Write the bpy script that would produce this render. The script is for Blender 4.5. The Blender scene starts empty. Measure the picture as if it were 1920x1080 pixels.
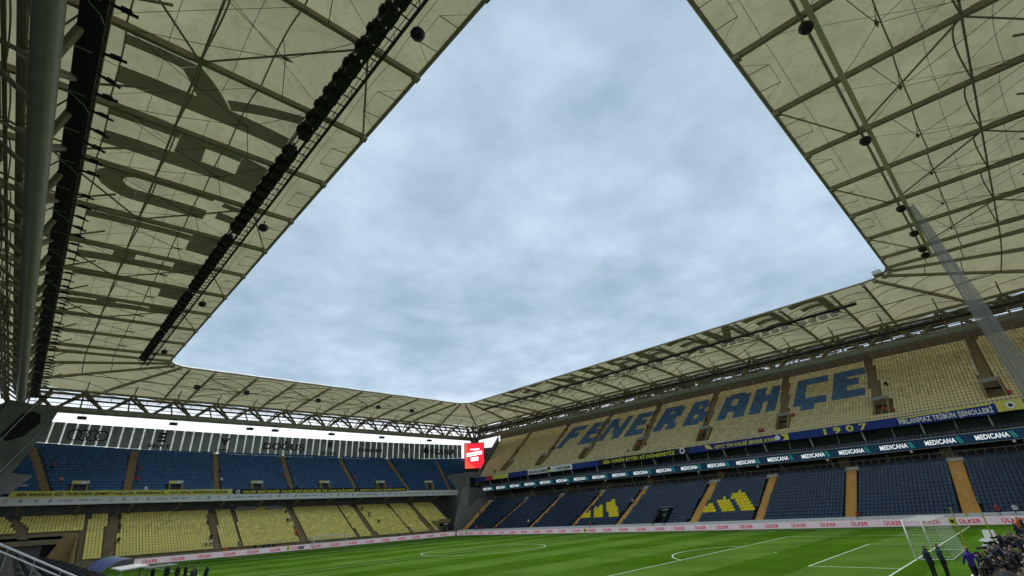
import bpy, bmesh, math, random
import numpy as np
from mathutils import Vector, Matrix

random.seed(7)
rng = np.random.default_rng(7)
SC = bpy.context.scene
COL = SC.collection

# ------------------------------------------------------------------ camera
CAM = Vector((-17.3197, -8.2970, 4.6071))
YAW, PITCH, ROLL, FPX = math.radians(45.0757), math.radians(25.763), math.radians(-3.5376), 874.024
_f = Vector((math.cos(PITCH)*math.cos(YAW), math.cos(PITCH)*math.sin(YAW), math.sin(PITCH)))
_r = _f.cross(Vector((0, 0, 1))).normalized()
_u = _r.cross(_f)
r2 = _r*math.cos(ROLL) + _u*math.sin(ROLL)
u2 = -_r*math.sin(ROLL) + _u*math.cos(ROLL)
cd = bpy.data.cameras.new('camera')
cd.sensor_width = 36
cd.lens = 36*FPX/1920
cd.clip_start, cd.clip_end = 0.1, 3000
cam = bpy.data.objects.new('camera', cd)
COL.objects.link(cam)
cam.matrix_world = Matrix(((r2.x, u2.x, -_f.x, CAM.x), (r2.y, u2.y, -_f.y, CAM.y), (r2.z, u2.z, -_f.z, CAM.z), (0, 0, 0, 1)))
SC.camera = cam

# ------------------------------------------------------------------ sky and sun
SUN_EL, SUN_AZ = math.radians(58), math.radians(200)
W = bpy.data.worlds.new('World')
SC.world = W
W.use_nodes = True
nt = W.node_tree
nt.nodes.clear()
def N(t, **k):
    n = nt.nodes.new(t)
    for a, b in k.items():
        setattr(n, a, b)
    return n
L = nt.links.new
sky = N('ShaderNodeTexSky', sky_type='NISHITA', sun_disc=False, sun_elevation=SUN_EL, sun_rotation=SUN_AZ)
tc = N('ShaderNodeTexCoord')
sep = N('ShaderNodeSeparateXYZ')
L(tc.outputs['Generated'], sep.inputs[0])
zc = N('ShaderNodeMath', operation='MAXIMUM'); zc.inputs[1].default_value = 0.0
L(sep.outputs['Z'], zc.inputs[0])
za = N('ShaderNodeMath', operation='ADD'); za.inputs[1].default_value = 0.16
L(zc.outputs[0], za.inputs[0])
dx = N('ShaderNodeMath', operation='DIVIDE'); L(sep.outputs['X'], dx.inputs[0]); L(za.outputs[0], dx.inputs[1])
dy = N('ShaderNodeMath', operation='DIVIDE'); L(sep.outputs['Y'], dy.inputs[0]); L(za.outputs[0], dy.inputs[1])
cmb = N('ShaderNodeCombineXYZ'); L(dx.outputs[0], cmb.inputs[0]); L(dy.outputs[0], cmb.inputs[1])
n1 = N('ShaderNodeTexNoise'); n1.inputs['Scale'].default_value = 4.0; n1.inputs['Detail'].default_value = 10; n1.inputs['Roughness'].default_value = 0.56; n1.inputs['Distortion'].default_value = 0.12
n2 = N('ShaderNodeTexNoise'); n2.inputs['Scale'].default_value = 1.1; n2.inputs['Detail'].default_value = 3
L(cmb.outputs[0], n1.inputs['Vector']); L(cmb.outputs[0], n2.inputs['Vector'])
ad = N('ShaderNodeMath', operation='ADD'); L(n1.outputs['Fac'], ad.inputs[0]); L(n2.outputs['Fac'], ad.inputs[1])
rp = N('ShaderNodeValToRGB')
rp.color_ramp.elements[0].position = 0.36; rp.color_ramp.elements[0].color = (0.212, 0.29, 0.365, 1)
rp.color_ramp.elements[1].position = 0.66; rp.color_ramp.elements[1].color = (0.405, 0.49, 0.575, 1)
e = rp.color_ramp.elements.new(0.5); e.color = (0.292, 0.375, 0.458, 1)
hf = N('ShaderNodeMath', operation='MULTIPLY'); hf.inputs[1].default_value = 0.5
L(ad.outputs[0], hf.inputs[0]); L(hf.outputs[0], rp.inputs[0])
# the cloud layer thins and brightens towards the horizon, all the way round
hz = N('ShaderNodeMapRange'); hz.inputs['From Min'].default_value = 0.235; hz.inputs['From Max'].default_value = 0.165
L(sep.outputs['Z'], hz.inputs['Value'])
hm = N('ShaderNodeMix', data_type='RGBA'); hm.inputs['B'].default_value = (0.72, 0.755, 0.785, 1)
L(hz.outputs['Result'], hm.inputs['Factor']); L(rp.outputs[0], hm.inputs['A'])
sk = N('ShaderNodeMix', data_type='RGBA', blend_type='MULTIPLY'); sk.inputs['Factor'].default_value = 1; sk.inputs['B'].default_value = (0.1, 0.1, 0.1, 1)
L(sky.outputs[0], sk.inputs['A'])
mx = N('ShaderNodeMix', data_type='RGBA'); mx.inputs['Factor'].default_value = 0.93
L(sk.outputs['Result'], mx.inputs['A']); L(hm.outputs['Result'], mx.inputs['B'])
bg = N('ShaderNodeBackground'); bg.inputs['Strength'].default_value = 1.0
L(mx.outputs['Result'], bg.inputs[0])
wo = N('ShaderNodeOutputWorld'); L(bg.outputs[0], wo.inputs[0])

sl = bpy.data.lights.new('sun', 'SUN')
sl.energy, sl.angle, sl.color = 1.5, math.radians(40), (1.0, 0.97, 0.92)
so = bpy.data.objects.new('sun', sl); COL.objects.link(so)
so.rotation_euler = (math.pi/2-SUN_EL, 0, math.pi-SUN_AZ+math.pi)
SC.view_settings.view_transform = 'Standard'
SC.view_settings.look = 'None'
SC.view_settings.gamma = 1
SC.view_settings.use_curve_mapping = False
SC.view_settings.exposure = 0.78

# ------------------------------------------------------------------ materials
MATS = {}
def mat(name, col, rough=0.7, var=0.15, scale=3.0, metal=0.0, emit=None, estr=0.0, trans=None, alpha=None, spec=0.4, bump=0.0):
    m = bpy.data.materials.new(name); m.use_nodes = True
    t = m.node_tree; b = t.nodes['Principled BSDF']
    b.inputs['Roughness'].default_value = rough
    b.inputs['Metallic'].default_value = metal
    b.inputs['Specular IOR Level'].default_value = spec
    geo = t.nodes.new('ShaderNodeTexCoord')
    ns = t.nodes.new('ShaderNodeTexNoise'); ns.inputs['Scale'].default_value = scale; ns.inputs['Detail'].default_value = 5
    t.links.new(geo.outputs['Object'], ns.inputs['Vector'])
    mr = t.nodes.new('ShaderNodeMapRange'); mr.inputs['To Min'].default_value = 1-var; mr.inputs['To Max'].default_value = 1+var
    mr.inputs['From Min'].default_value = 0.25; mr.inputs['From Max'].default_value = 0.75
    t.links.new(ns.outputs['Fac'], mr.inputs['Value'])
    mu = t.nodes.new('ShaderNodeMix'); mu.data_type = 'RGBA'; mu.blend_type = 'MULTIPLY'; mu.inputs['Factor'].default_value = 1
    mu.inputs['A'].default_value = (*col, 1); t.links.new(mr.outputs['Result'], mu.inputs['B'])
    t.links.new(mu.outputs['Result'], b.inputs['Base Color'])
    if bump:
        bp = t.nodes.new('ShaderNodeBump'); bp.inputs['Strength'].default_value = bump; bp.inputs['Distance'].default_value = 0.02
        t.links.new(ns.outputs['Fac'], bp.inputs['Height']); t.links.new(bp.outputs[0], b.inputs['Normal'])
    if emit:
        b.inputs['Emission Color'].default_value = (*emit, 1); b.inputs['Emission Strength'].default_value = estr
    out = t.nodes['Material Output']
    if trans:
        tr = t.nodes.new('ShaderNodeBsdfTranslucent')
        mt = t.nodes.new('ShaderNodeMix'); mt.data_type = 'RGBA'; mt.blend_type = 'MULTIPLY'; mt.inputs['Factor'].default_value = 1
        mt.inputs['A'].default_value = (*trans, 1); t.links.new(mr.outputs['Result'], mt.inputs['B'])
        t.links.new(mt.outputs['Result'], tr.inputs['Color'])
        a = t.nodes.new('ShaderNodeAddShader'); t.links.new(b.outputs[0], a.inputs[0]); t.links.new(tr.outputs[0], a.inputs[1])
        t.links.new(a.outputs[0], out.inputs['Surface'])
    if alpha is not None:
        b.inputs['Alpha'].default_value = alpha
    MATS[name] = m
    return m

mat('membrane', (0.35, 0.336, 0.215), 0.8, 0.13, 0.28, trans=(0.166, 0.158, 0.096))
def stain(name):
    t = MATS[name].node_tree; c = t.nodes.new('ShaderNodeTexCoord'); mp = t.nodes.new('ShaderNodeMapping'); mp.inputs['Scale'].default_value = (.5, .5, .5)
    n = t.nodes.new('ShaderNodeTexNoise'); n.inputs['Scale'].default_value = 1.6; n.inputs['Detail'].default_value = 9; n.inputs['Roughness'].default_value = .68; n.inputs['Distortion'].default_value = 1.2
    t.links.new(c.outputs['Object'], mp.inputs['Vector']); t.links.new(mp.outputs[0], n.inputs['Vector'])
    r = t.nodes.new('ShaderNodeMapRange'); r.inputs['From Min'].default_value = .30; r.inputs['From Max'].default_value = .52; r.inputs['To Min'].default_value = .80; r.inputs['To Max'].default_value = 1.0
    t.links.new(n.outputs['Fac'], r.inputs['Value'])
    for sh, sock in (('BSDF_PRINCIPLED', 'Base Color'), ('BSDF_TRANSLUCENT', 'Color')):
        for nd in [q for q in t.nodes if q.type == sh]:
            src = nd.inputs[sock].links[0].from_socket; u = t.nodes.new('ShaderNodeMix'); u.data_type = 'RGBA'; u.blend_type = 'MULTIPLY'; u.inputs['Factor'].default_value = 1
            t.links.new(src, u.inputs['A']); t.links.new(r.outputs['Result'], u.inputs['B']); t.links.new(u.outputs['Result'], nd.inputs[sock])
stain('membrane')
mat('membrane_print', (0.17, 0.17, 0.14), 0.8, 0.06, 0.6, trans=(0.095, 0.094, 0.07))
mat('roof_steel', (0.29, 0.265, 0.18), 0.55, 0.15, 1.5)
mat('tube_steel', (0.27, 0.275, 0.205), 0.42, 0.15, 1.2, spec=0.35)
mat('dark_steel', (0.02, 0.021, 0.022), 0.6, 0.2, 3)
mat('black', (0.012, 0.012, 0.013), 0.6, 0.2, 4)
mat('lamp_glass', (0.62, 0.62, 0.58), 0.3, 0.05, 4)
mat('white_paint', (0.78, 0.78, 0.76), 0.5, 0.05, 5)
mat('concrete', (0.30, 0.285, 0.25), 0.85, 0.22, 0.8, bump=0.2)
mat('concrete_dark', (0.13, 0.13, 0.12), 0.85, 0.25, 0.8, bump=0.2)
mat('stand_grey', (0.16, 0.165, 0.16), 0.8, 0.2, 0.4)
mat('terrace_tan', (0.23, 0.195, 0.11), 0.85, 0.22, 1.1)
mat('terrace_navy', (0.012, 0.017, 0.03), 0.8, 0.2, 1.1)
mat('terrace_blue', (0.05, 0.07, 0.10), 0.8, 0.2, 1.1)
mat('seat_navy', (0.011, 0.031, 0.064), 0.28, 0.2, 1.4, spec=0.5)
mat('seat_logo', (0.85, 0.66, 0.0), 0.4, 0.06, 2)
mat('seat_yellow', (0.80, 0.69, 0.19), 0.45, 0.2, 0.9)
mat('seat_cream', (0.63, 0.525, 0.255), 0.5, 0.22, 0.9)
mat('seat_blue', (0.024, 0.095, 0.225), 0.42, 0.25, 0.9)
mat('seat_letter', (0.065, 0.15, 0.265), 0.5, 0.22, 0.9)
mat('seat_dark', (0.028, 0.032, 0.04), 0.4, 0.25, 2)
mat('stair_orange', (0.62, 0.345, 0.085), 0.75, 0.15, 2)
mat('stair_tan', (0.25, 0.185, 0.095), 0.8, 0.2, 1.4)
mat('nosing', (0.68, 0.62, 0.42), 0.7, 0.1, 3)
mat('vomitory_tan', (0.30, 0.215, 0.085), 0.8, 0.2, 1)
mat('void', (0.012, 0.012, 0.012), 0.9, 0.2, 1)
mat('glass_green', (0.012, 0.03, 0.022), 0.12, 0.3, 0.5, spec=0.25)
mat('window_panel', (0.17, 0.20, 0.18), 0.3, 0.25, 0.6, spec=0.4, trans=(0.05, 0.06, 0.055))
mat('frame_white', (0.8, 0.8, 0.78), 0.5, 0.05, 5, trans=(0.85, 0.85, 0.85))
mat('led_pink', (0.60, 0.50, 0.54), 0.5, 0.05, 0.7, emit=(0.62, 0.50, 0.55), estr=0.18)
mat('led_red', (0.52, 0.01, 0.05), 0.5, 0.05, 1, emit=(0.6, 0.01, 0.06), estr=0.12)
mat('led_navy', (0.007, 0.028, 0.06), 0.5, 0.15, 0.5, emit=(0.007, 0.03, 0.062), estr=0.25, spec=0.2)
mat('led_white', (0.8, 0.82, 0.82), 0.4, 0.03, 1, emit=(0.8, 0.85, 0.85), estr=0.35)
mat('led_teal', (0.03, 0.32, 0.27), 0.4, 0.05, 1, emit=(0.03, 0.38, 0.32), estr=0.25)
mat('screen_red', (0.5, 0.01, 0.02), 0.4, 0.02, 1, emit=(0.95, 0.008, 0.025), estr=1.0)
mat('screen_orange', (0.5, 0.05, 0.02), 0.4, 0.02, 1, emit=(1.0, 0.06, 0.03), estr=1.0)
mat('screen_white', (0.8, 0.8, 0.8), 0.4, 0.02, 1, emit=(1, 0.97, 0.99), estr=1.1)
mat('ribbon_white', (0.66, 0.69, 0.66), 0.6, 0.05, 0.3)
mat('banner_yellow', (0.66, 0.62, 0.12), 0.75, 0.08, 0.8)
mat('banner_blue', (0.012, 0.035, 0.20), 0.7, 0.12, 0.8)
mat('banner_violet', (0.035, 0.02, 0.19), 0.7, 0.12, 0.8)
mat('banner_white', (0.74, 0.75, 0.73), 0.75, 0.06, 0.8)
mat('banner_black', (0.015, 0.016, 0.02), 0.75, 0.1, 0.8)
mat('banner_red', (0.55, 0.06, 0.05), 0.75, 0.1, 0.8)
mat('print_dark', (0.03, 0.03, 0.02), 0.7, 0.05, 1)
mat('print_grey', (0.20, 0.22, 0.24), 0.7, 0.05, 1)
mat('print_panel', (0.02, 0.022, 0.024), 0.5, 0.05, 1)
mat('print_panel_faint', (0.085, 0.095, 0.09), 0.5, 0.05, 1)
mat('print_yellow', (0.75, 0.70, 0.07), 0.7, 0.05, 1)
mat('print_white', (0.8, 0.8, 0.78), 0.7, 0.04, 1)
mat('line_paint', (0.50, 0.58, 0.46), 0.9, 0.3, 2, spec=0.1)
mat('goal_white', (0.80, 0.80, 0.78), 0.4, 0.03, 3)
mat('net_white', (0.72, 0.74, 0.72), 0.8, 0.03, 3)
mat('pole_yellow', (0.45, 0.32, 0.05), 0.5, 0.1, 3)
mat('skin', (0.48, 0.29, 0.20), 0.6, 0.05, 6)
mat('hair', (0.02, 0.015, 0.012), 0.6, 0.1, 8)
mat('cloth_black', (0.015, 0.016, 0.02), 0.85, 0.2, 8)
mat('cloth_navy', (0.012, 0.022, 0.06), 0.85, 0.2, 8)
mat('cloth_teal', (0.012, 0.05, 0.055), 0.85, 0.2, 8)
mat('cloth_red', (0.45, 0.04, 0.04), 0.85, 0.15, 8)
mat('cloth_pink', (0.62, 0.25, 0.24), 0.85, 0.15, 8)
mat('cloth_orange', (0.75, 0.16, 0.02), 0.85, 0.1, 8)
mat('cloth_purple', (0.055, 0.025, 0.30), 0.85, 0.15, 8)
mat('cloth_white', (0.72, 0.72, 0.70), 0.85, 0.08, 8)
mat('cloth_grey', (0.10, 0.10, 0.105), 0.85, 0.2, 8)
mat('dugout_blue', (0.01, 0.04, 0.26), 0.6, 0.1, 2, spec=0.15)
mat('rail_steel', (0.85, 0.85, 0.83), 0.35, 0.05, 6)
mat('rail_dull', (0.32, 0.33, 0.32), 0.4, 0.1, 6, metal=0.3)
mat('canvas_pale', (0.42, 0.47, 0.50), 0.7, 0.1, 2)
mat('pylon_green', (0.13, 0.15, 0.12), 0.6, 0.3, 0.35)
mat('mud', (0.16, 0.12, 0.075), 0.9, 0.3, 2)

def per_seat(name, lo, hi):
    t = MATS[name].node_tree; b = t.nodes['Principled BSDF']; src = b.inputs['Base Color'].links[0].from_socket
    g = t.nodes.new('ShaderNodeNewGeometry'); r = t.nodes.new('ShaderNodeMapRange'); r.inputs['To Min'].default_value = lo; r.inputs['To Max'].default_value = hi
    t.links.new(g.outputs['Random Per Island'], r.inputs['Value'])
    u = t.nodes.new('ShaderNodeMix'); u.data_type = 'RGBA'; u.blend_type = 'MULTIPLY'; u.inputs['Factor'].default_value = 1
    t.links.new(src, u.inputs['A']); t.links.new(r.outputs['Result'], u.inputs['B']); t.links.new(u.outputs['Result'], b.inputs['Base Color'])
per_seat('seat_navy', .72, 1.4)
for q in ('seat_blue', 'seat_letter'): per_seat(q, .8, 1.22)
for q in ('seat_yellow', 'seat_cream'): per_seat(q, .86, 1.12)
per_seat('seat_dark', .5, 1.6)
# the safety net: fine cords, light between them
def net_material():
    m = bpy.data.materials.new('safety_net_cord'); m.use_nodes = True
    t = m.node_tree; b = t.nodes['Principled BSDF']
    b.inputs['Base Color'].default_value = (0.12, 0.13, 0.13, 1); b.inputs['Roughness'].default_value = 0.9; b.inputs['Specular IOR Level'].default_value = 0.0
    c = t.nodes.new('ShaderNodeTexCoord')
    w = t.nodes.new('ShaderNodeTexNoise'); w.inputs['Scale'].default_value = 0.35; w.inputs['Detail'].default_value = 2
    t.links.new(c.outputs['Object'], w.inputs['Vector'])
    f = t.nodes.new('ShaderNodeMapRange'); f.inputs['To Min'].default_value = 0.62; f.inputs['To Max'].default_value = 0.84
    f.inputs['From Min'].default_value = 0.3; f.inputs['From Max'].default_value = 0.7
    t.links.new(w.outputs['Fac'], f.inputs['Value'])
    t.links.new(f.outputs['Result'], b.inputs['Alpha'])
    MATS['safety_net'] = m
net_material()

def grass_material(name, base, alt, stripes):
    m = bpy.data.materials.new(name); m.use_nodes = True
    t = m.node_tree; b = t.nodes['Principled BSDF']; K = t.links.new
    b.inputs['Roughness'].default_value = 0.75; b.inputs['Specular IOR Level'].default_value = 0.0
    g = t.nodes.new('ShaderNodeNewGeometry'); s = t.nodes.new('ShaderNodeSeparateXYZ'); K(g.outputs['Position'], s.inputs[0])
    def band(axis, w, sharp):
        a = t.nodes.new('ShaderNodeMath'); a.operation = 'MULTIPLY'; a.inputs[1].default_value = math.pi/w; K(s.outputs[axis], a.inputs[0])
        si = t.nodes.new('ShaderNodeMath'); si.operation = 'SINE'; K(a.outputs[0], si.inputs[0])
        r = t.nodes.new('ShaderNodeMapRange'); r.inputs['From Min'].default_value = -sharp; r.inputs['From Max'].default_value = sharp
        K(si.outputs[0], r.inputs['Value']); return r.outputs['Result']
    n = t.nodes.new('ShaderNodeTexNoise'); n.inputs['Scale'].default_value = 0.22; n.inputs['Detail'].default_value = 6; K(g.outputs['Position'], n.inputs['Vector'])
    nf = t.nodes.new('ShaderNodeTexNoise'); nf.inputs['Scale'].default_value = 9; nf.inputs['Detail'].default_value = 6; nf.inputs['Roughness'].default_value = 0.7; K(g.outputs['Position'], nf.inputs['Vector'])
    mx = t.nodes.new('ShaderNodeMix'); mx.data_type = 'RGBA'; mx.inputs['A'].default_value = (*base, 1); mx.inputs['B'].default_value = (*alt, 1)
    if stripes:
        b1 = band('Y', 5.5, 0.12); b2 = band('X', 7.2, 0.2)
        w = t.nodes.new('ShaderNodeMath'); w.operation = 'MULTIPLY_ADD'; K(b2, w.inputs[0]); w.inputs[1].default_value = 0.22; w.inputs[2].default_value = -0.11
        ad = t.nodes.new('ShaderNodeMath'); ad.operation = 'ADD'; ad.use_clamp = True
        sc = t.nodes.new('ShaderNodeMath'); sc.operation = 'MULTIPLY_ADD'; K(b1, sc.inputs[0]); sc.inputs[1].default_value = 0.72; sc.inputs[2].default_value = 0.14
        K(sc.outputs[0], ad.inputs[0]); K(w.outputs[0], ad.inputs[1]); K(ad.outputs[0], mx.inputs['Factor'])
    else:
        mx.inputs['Factor'].default_value = 0.3
    def mod(src, inp, lo, hi):
        r = t.nodes.new('ShaderNodeMapRange'); r.inputs['From Min'].default_value = 0.25; r.inputs['From Max'].default_value = 0.75
        r.inputs['To Min'].default_value = lo; r.inputs['To Max'].default_value = hi; K(inp, r.inputs['Value'])
        u = t.nodes.new('ShaderNodeMix'); u.data_type = 'RGBA'; u.blend_type = 'MULTIPLY'; u.inputs['Factor'].default_value = 1
        K(src, u.inputs['A']); K(r.outputs['Result'], u.inputs['B']); return u.outputs['Result']
    c = mod(mx.outputs['Result'], n.outputs['Fac'], 0.78, 1.22); c = mod(c, nf.outputs['Fac'], 0.70, 1.30)
    K(c, b.inputs['Base Color'])
    bp = t.nodes.new('ShaderNodeBump'); bp.inputs['Strength'].default_value = 0.5; bp.inputs['Distance'].default_value = 0.03
    K(nf.outputs['Fac'], bp.inputs['Height']); K(bp.outputs[0], b.inputs['Normal'])
    MATS[name] = m
grass_material('turf', (0.043, 0.105, 0.006), (0.082, 0.155, 0.024), True)
grass_material('surround_turf', (0.06, 0.135, 0.012), (0.07, 0.15, 0.018), False)

# ------------------------------------------------------------------ mesh helpers
class MB:
    def __init__(s): s.v = []; s.f = []; s.m = []
    def quad(s, a, b, c, d, m=0):
        k = len(s.v); s.v += [tuple(a), tuple(b), tuple(c), tuple(d)]; s.f.append((k, k+1, k+2, k+3)); s.m.append(m)
    def poly(s, pts, m=0):
        k = len(s.v); s.v += [tuple(p) for p in pts]; s.f.append(tuple(range(k, k+len(pts)))); s.m.append(m)
    def box(s, x0, x1, y0, y1, z0, z1, m=0, T=None):
        P = [(x0, y0, z0), (x1, y0, z0), (x1, y1, z0), (x0, y1, z0), (x0, y0, z1), (x1, y0, z1), (x1, y1, z1), (x0, y1, z1)]
        if T: P = [T(*p) for p in P]
        k = len(s.v); s.v += [tuple(p) for p in P]
        for f in ((0, 3, 2, 1), (4, 5, 6, 7), (0, 1, 5, 4), (1, 2, 6, 5), (2, 3, 7, 6), (3, 0, 4, 7)):
            s.f.append(tuple(k+i for i in f)); s.m.append(m)
    def bar(s, a, b, w, h, m=0, up=(0, 0, 1)):
        a, b = Vector(a), Vector(b); d = (b-a).normalized(); up = Vector(up)
        if abs(d.dot(up)) > 0.98: up = Vector((1, 0, 0))
        r = d.cross(up).normalized(); u = r.cross(d)
        P = []
        for p in (a, b):
            P += [p-r*w/2-u*h/2, p+r*w/2-u*h/2, p+r*w/2+u*h/2, p-r*w/2+u*h/2]
        k = len(s.v); s.v += [tuple(p) for p in P]
        for f in ((0, 3, 2, 1), (4, 5, 6, 7), (0, 1, 5, 4), (1, 2, 6, 5), (2, 3, 7, 6), (3, 0, 4, 7)):
            s.f.append(tuple(k+i for i in f)); s.m.append(m)
    def tube(s, pts, r, n=6, m=0, caps=True):
        pts = [Vector(p) for p in pts]; k = len(s.v)
        for i, p in enumerate(pts):
            d = (pts[min(i+1, len(pts)-1)]-pts[max(i-1, 0)]).normalized()
            up = Vector((0, 0, 1)) if abs(d.z) < 0.95 else Vector((1, 0, 0))
            a = d.cross(up).normalized(); b = a.cross(d)
            rr = r[i] if isinstance(r, (list, tuple)) else r
            for j in range(n):
                t = 2*math.pi*j/n
                s.v.append(tuple(p+a*math.cos(t)*rr+b*math.sin(t)*rr))
        for i in range(len(pts)-1):
            for j in range(n):
                s.f.append((k+i*n+j, k+i*n+(j+1) % n, k+(i+1)*n+(j+1) % n, k+(i+1)*n+j)); s.m.append(m)
        if caps:
            s.f.append(tuple(k+j for j in reversed(range(n)))); s.m.append(m)
            e = k+(len(pts)-1)*n; s.f.append(tuple(e+j for j in range(n))); s.m.append(m)
    def prism(s, poly, d, m=0):
        d = Vector(d); A = [Vector(p) for p in poly]; B = [p+d for p in A]; n = len(A)
        s.poly(A, m); s.poly(list(reversed(B)), m)
        for i in range(n): s.quad(A[i], B[i], B[(i+1) % n], A[(i+1) % n], m)
    def grid(s, fn, nu, nv, m=0):
        k = len(s.v)
        for i in range(nu+1):
            for j in range(nv+1): s.v.append(tuple(fn(i/nu, j/nv)))
        for i in range(nu):
            for j in range(nv):
                a = k+i*(nv+1)+j; s.f.append((a, a+1, a+nv+2, a+nv+1)); s.m.append(m)
    def mesh(s, name, mats, smooth=False):
        me = bpy.data.meshes.new(name); me.from_pydata(s.v, [], s.f)
        for x in mats: me.materials.append(MATS[x] if isinstance(x, str) else x)
        if len(mats) > 1: me.polygons.foreach_set('material_index', s.m)
        if smooth: me.polygons.foreach_set('use_smooth', [True]*len(s.f))
        me.update(); return me

WL = {}
def link(name, me, parent=None, basis=None):
    o = bpy.data.objects.new(name, me); COL.objects.link(o)
    if basis is not None: o.matrix_basis = basis
    if parent is not None:
        o.parent = parent; o.matrix_parent_inverse = Matrix.Translation(-WL[parent.name])
    WL[o.name] = Vector((0, 0, 0)) if basis is None else basis.to_translation()
    return o
def part(name, mb, mats, parent, smooth=False):
    mats = [mats] if isinstance(mats, str) else mats
    return link(name, mb.mesh(name, mats, smooth), parent)
def tag(o, label=None, cat=None, group=None, kind=None):
    if label: o['label'] = label
    if cat: o['category'] = cat
    if group: o['group'] = group
    if kind: o['kind'] = kind
    return o
def thing(name, loc, label, cat, group=None):
    o = bpy.data.objects.new(name, None); COL.objects.link(o); o.location = loc; WL[o.name] = Vector(loc)
    o.empty_display_size = 0.5
    return tag(o, label, cat, group)
def solo(name, mb, mats, label, cat, group=None, smooth=False):
    return tag(part(name, mb, mats, None, smooth), label, cat, group)
def struct(name, mb, mats):
    o = part(name, mb, mats, None); o['kind'] = 'structure'; return o

_tx = {}
def text_mesh(body, matname, bold=0.03, shear=0.0, spacing=1.0):
    bold = bold*1.25+.006; spacing = spacing*1.06
    key = (body, matname, bold, shear, spacing)
    if key in _tx: return _tx[key]
    c = bpy.data.curves.new('lettering', 'FONT'); c.body = body; c.size = 1; c.offset = bold; c.shear = shear; c.space_character = spacing
    c.align_x = 'LEFT'; c.resolution_u = 3
    o = bpy.data.objects.new('lettering_source', c); COL.objects.link(o)
    bpy.context.view_layer.update()
    me = bpy.data.meshes.new_from_object(o.evaluated_get(bpy.context.evaluated_depsgraph_get()))
    bpy.data.objects.remove(o); bpy.data.curves.remove(c)
    n = len(me.vertices); co = np.empty(n*3, np.float32); me.vertices.foreach_get('co', co); co = co.reshape(-1, 3)
    lo, hi = co.min(0), co.max(0); co[:, 0] -= (lo[0]+hi[0])/2; co[:, 1] -= (lo[1]+hi[1])/2; co[:, 2] = 0
    me.vertices.foreach_set('co', co.ravel()); me.materials.clear(); me.materials.append(MATS[matname]); me.name = 'lettering'
    me.update()
    _tx[key] = (me, float(hi[0]-lo[0]), float(hi[1]-lo[1])); return _tx[key]
def lettering(body, centre, xd, yd, w, h, matname, parent, bold=0.03, shear=0.0, name='lettering', spacing=1.0):
    me, tw, th = text_mesh(body, matname, bold, shear, spacing)
    xd, yd = Vector(xd), Vector(yd); zd = xd.cross(yd)
    X, Y = xd*(w/tw), yd*(h/th)
    B = Matrix(((X.x, Y.x, zd.x, centre[0]), (X.y, Y.y, zd.y, centre[1]), (X.z, Y.z, zd.z, centre[2]), (0, 0, 0, 1)))
    return link(name, me, parent, B)

XR = lambda s, o, z: (o, s, z)      # the long stand on the right: runs along Y, rises towards +X
YE = lambda s, o, z: (s, o, z)      # the stand behind the far goal: runs along X, rises towards +Y
ZUP = Vector((0, 0, 1))

# ------------------------------------------------------------------ ground, pitch
mb = MB(); mb.grid(lambda u, v: (-900+1900*u, -900+1900*v, -0.012), 4, 4); struct('ground', mb, 'concrete_dark')
mb = MB(); mb.grid(lambda u, v: (-8.5+79*u, -6+113.6*v, -0.006), 4, 4); struct('pitch_surround', mb, 'surround_turf')
mb = MB(); mb.grid(lambda u, v: (-1.5+71*u, -1.5+108*v, 0.0), 8, 8); struct('pitch', mb, 'turf')
mb = MB(); LW = 0.13; ZL = 0.005
def lx(x0, x1, y): mb.quad((x0, y-LW/2, ZL), (x1, y-LW/2, ZL), (x1, y+LW/2, ZL), (x0, y+LW/2, ZL))
def ly(x, y0, y1): mb.quad((x-LW/2, y0, ZL), (x+LW/2, y0, ZL), (x+LW/2, y1, ZL), (x-LW/2, y1, ZL))
def arc(cx, cy, r, a0, a1, n=64):
    for i in range(n):
        a, b = a0+(a1-a0)*i/n, a0+(a1-a0)*(i+1)/n
        mb.quad((cx+(r-LW/2)*math.cos(a), cy+(r-LW/2)*math.sin(a), ZL), (cx+(r+LW/2)*math.cos(a), cy+(r+LW/2)*math.sin(a), ZL),
                (cx+(r+LW/2)*math.cos(b), cy+(r+LW/2)*math.sin(b), ZL), (cx+(r-LW/2)*math.cos(b), cy+(r-LW/2)*math.sin(b), ZL))
E2 = LW/2
lx(-E2, 68+E2, 0); lx(-E2, 68+E2, 105); ly(0, E2, 105-E2); ly(68, E2, 105-E2); lx(E2, 68-E2, 52.5)
arc(34, 52.5, 9.15, 0.008, math.pi-0.008); arc(34, 52.5, 9.15, math.pi+0.008, 2*math.pi-0.008)
for sg, y0 in ((1, 0), (-1, 105)):
    for hw, dp in ((20.16, 16.5), (9.16, 5.5)):
        lx(34-hw-E2, 34+hw+E2, y0+sg*dp)
        for x in (34-hw, 34+hw): ly(x, *sorted((y0+sg*E2, y0+sg*(dp-E2))))
    q = math.acos((5.5+E2)/9.15)
    arc(34, y0+sg*11, 9.15, sg*(math.pi/2-q), sg*(math.pi/2+q))
    mb.grid(lambda u, v: (34+0.13*(2*u-1), y0+sg*11+0.13*(2*v-1), ZL), 1, 1)
struct('pitch_marking', mb, 'line_paint')

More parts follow.
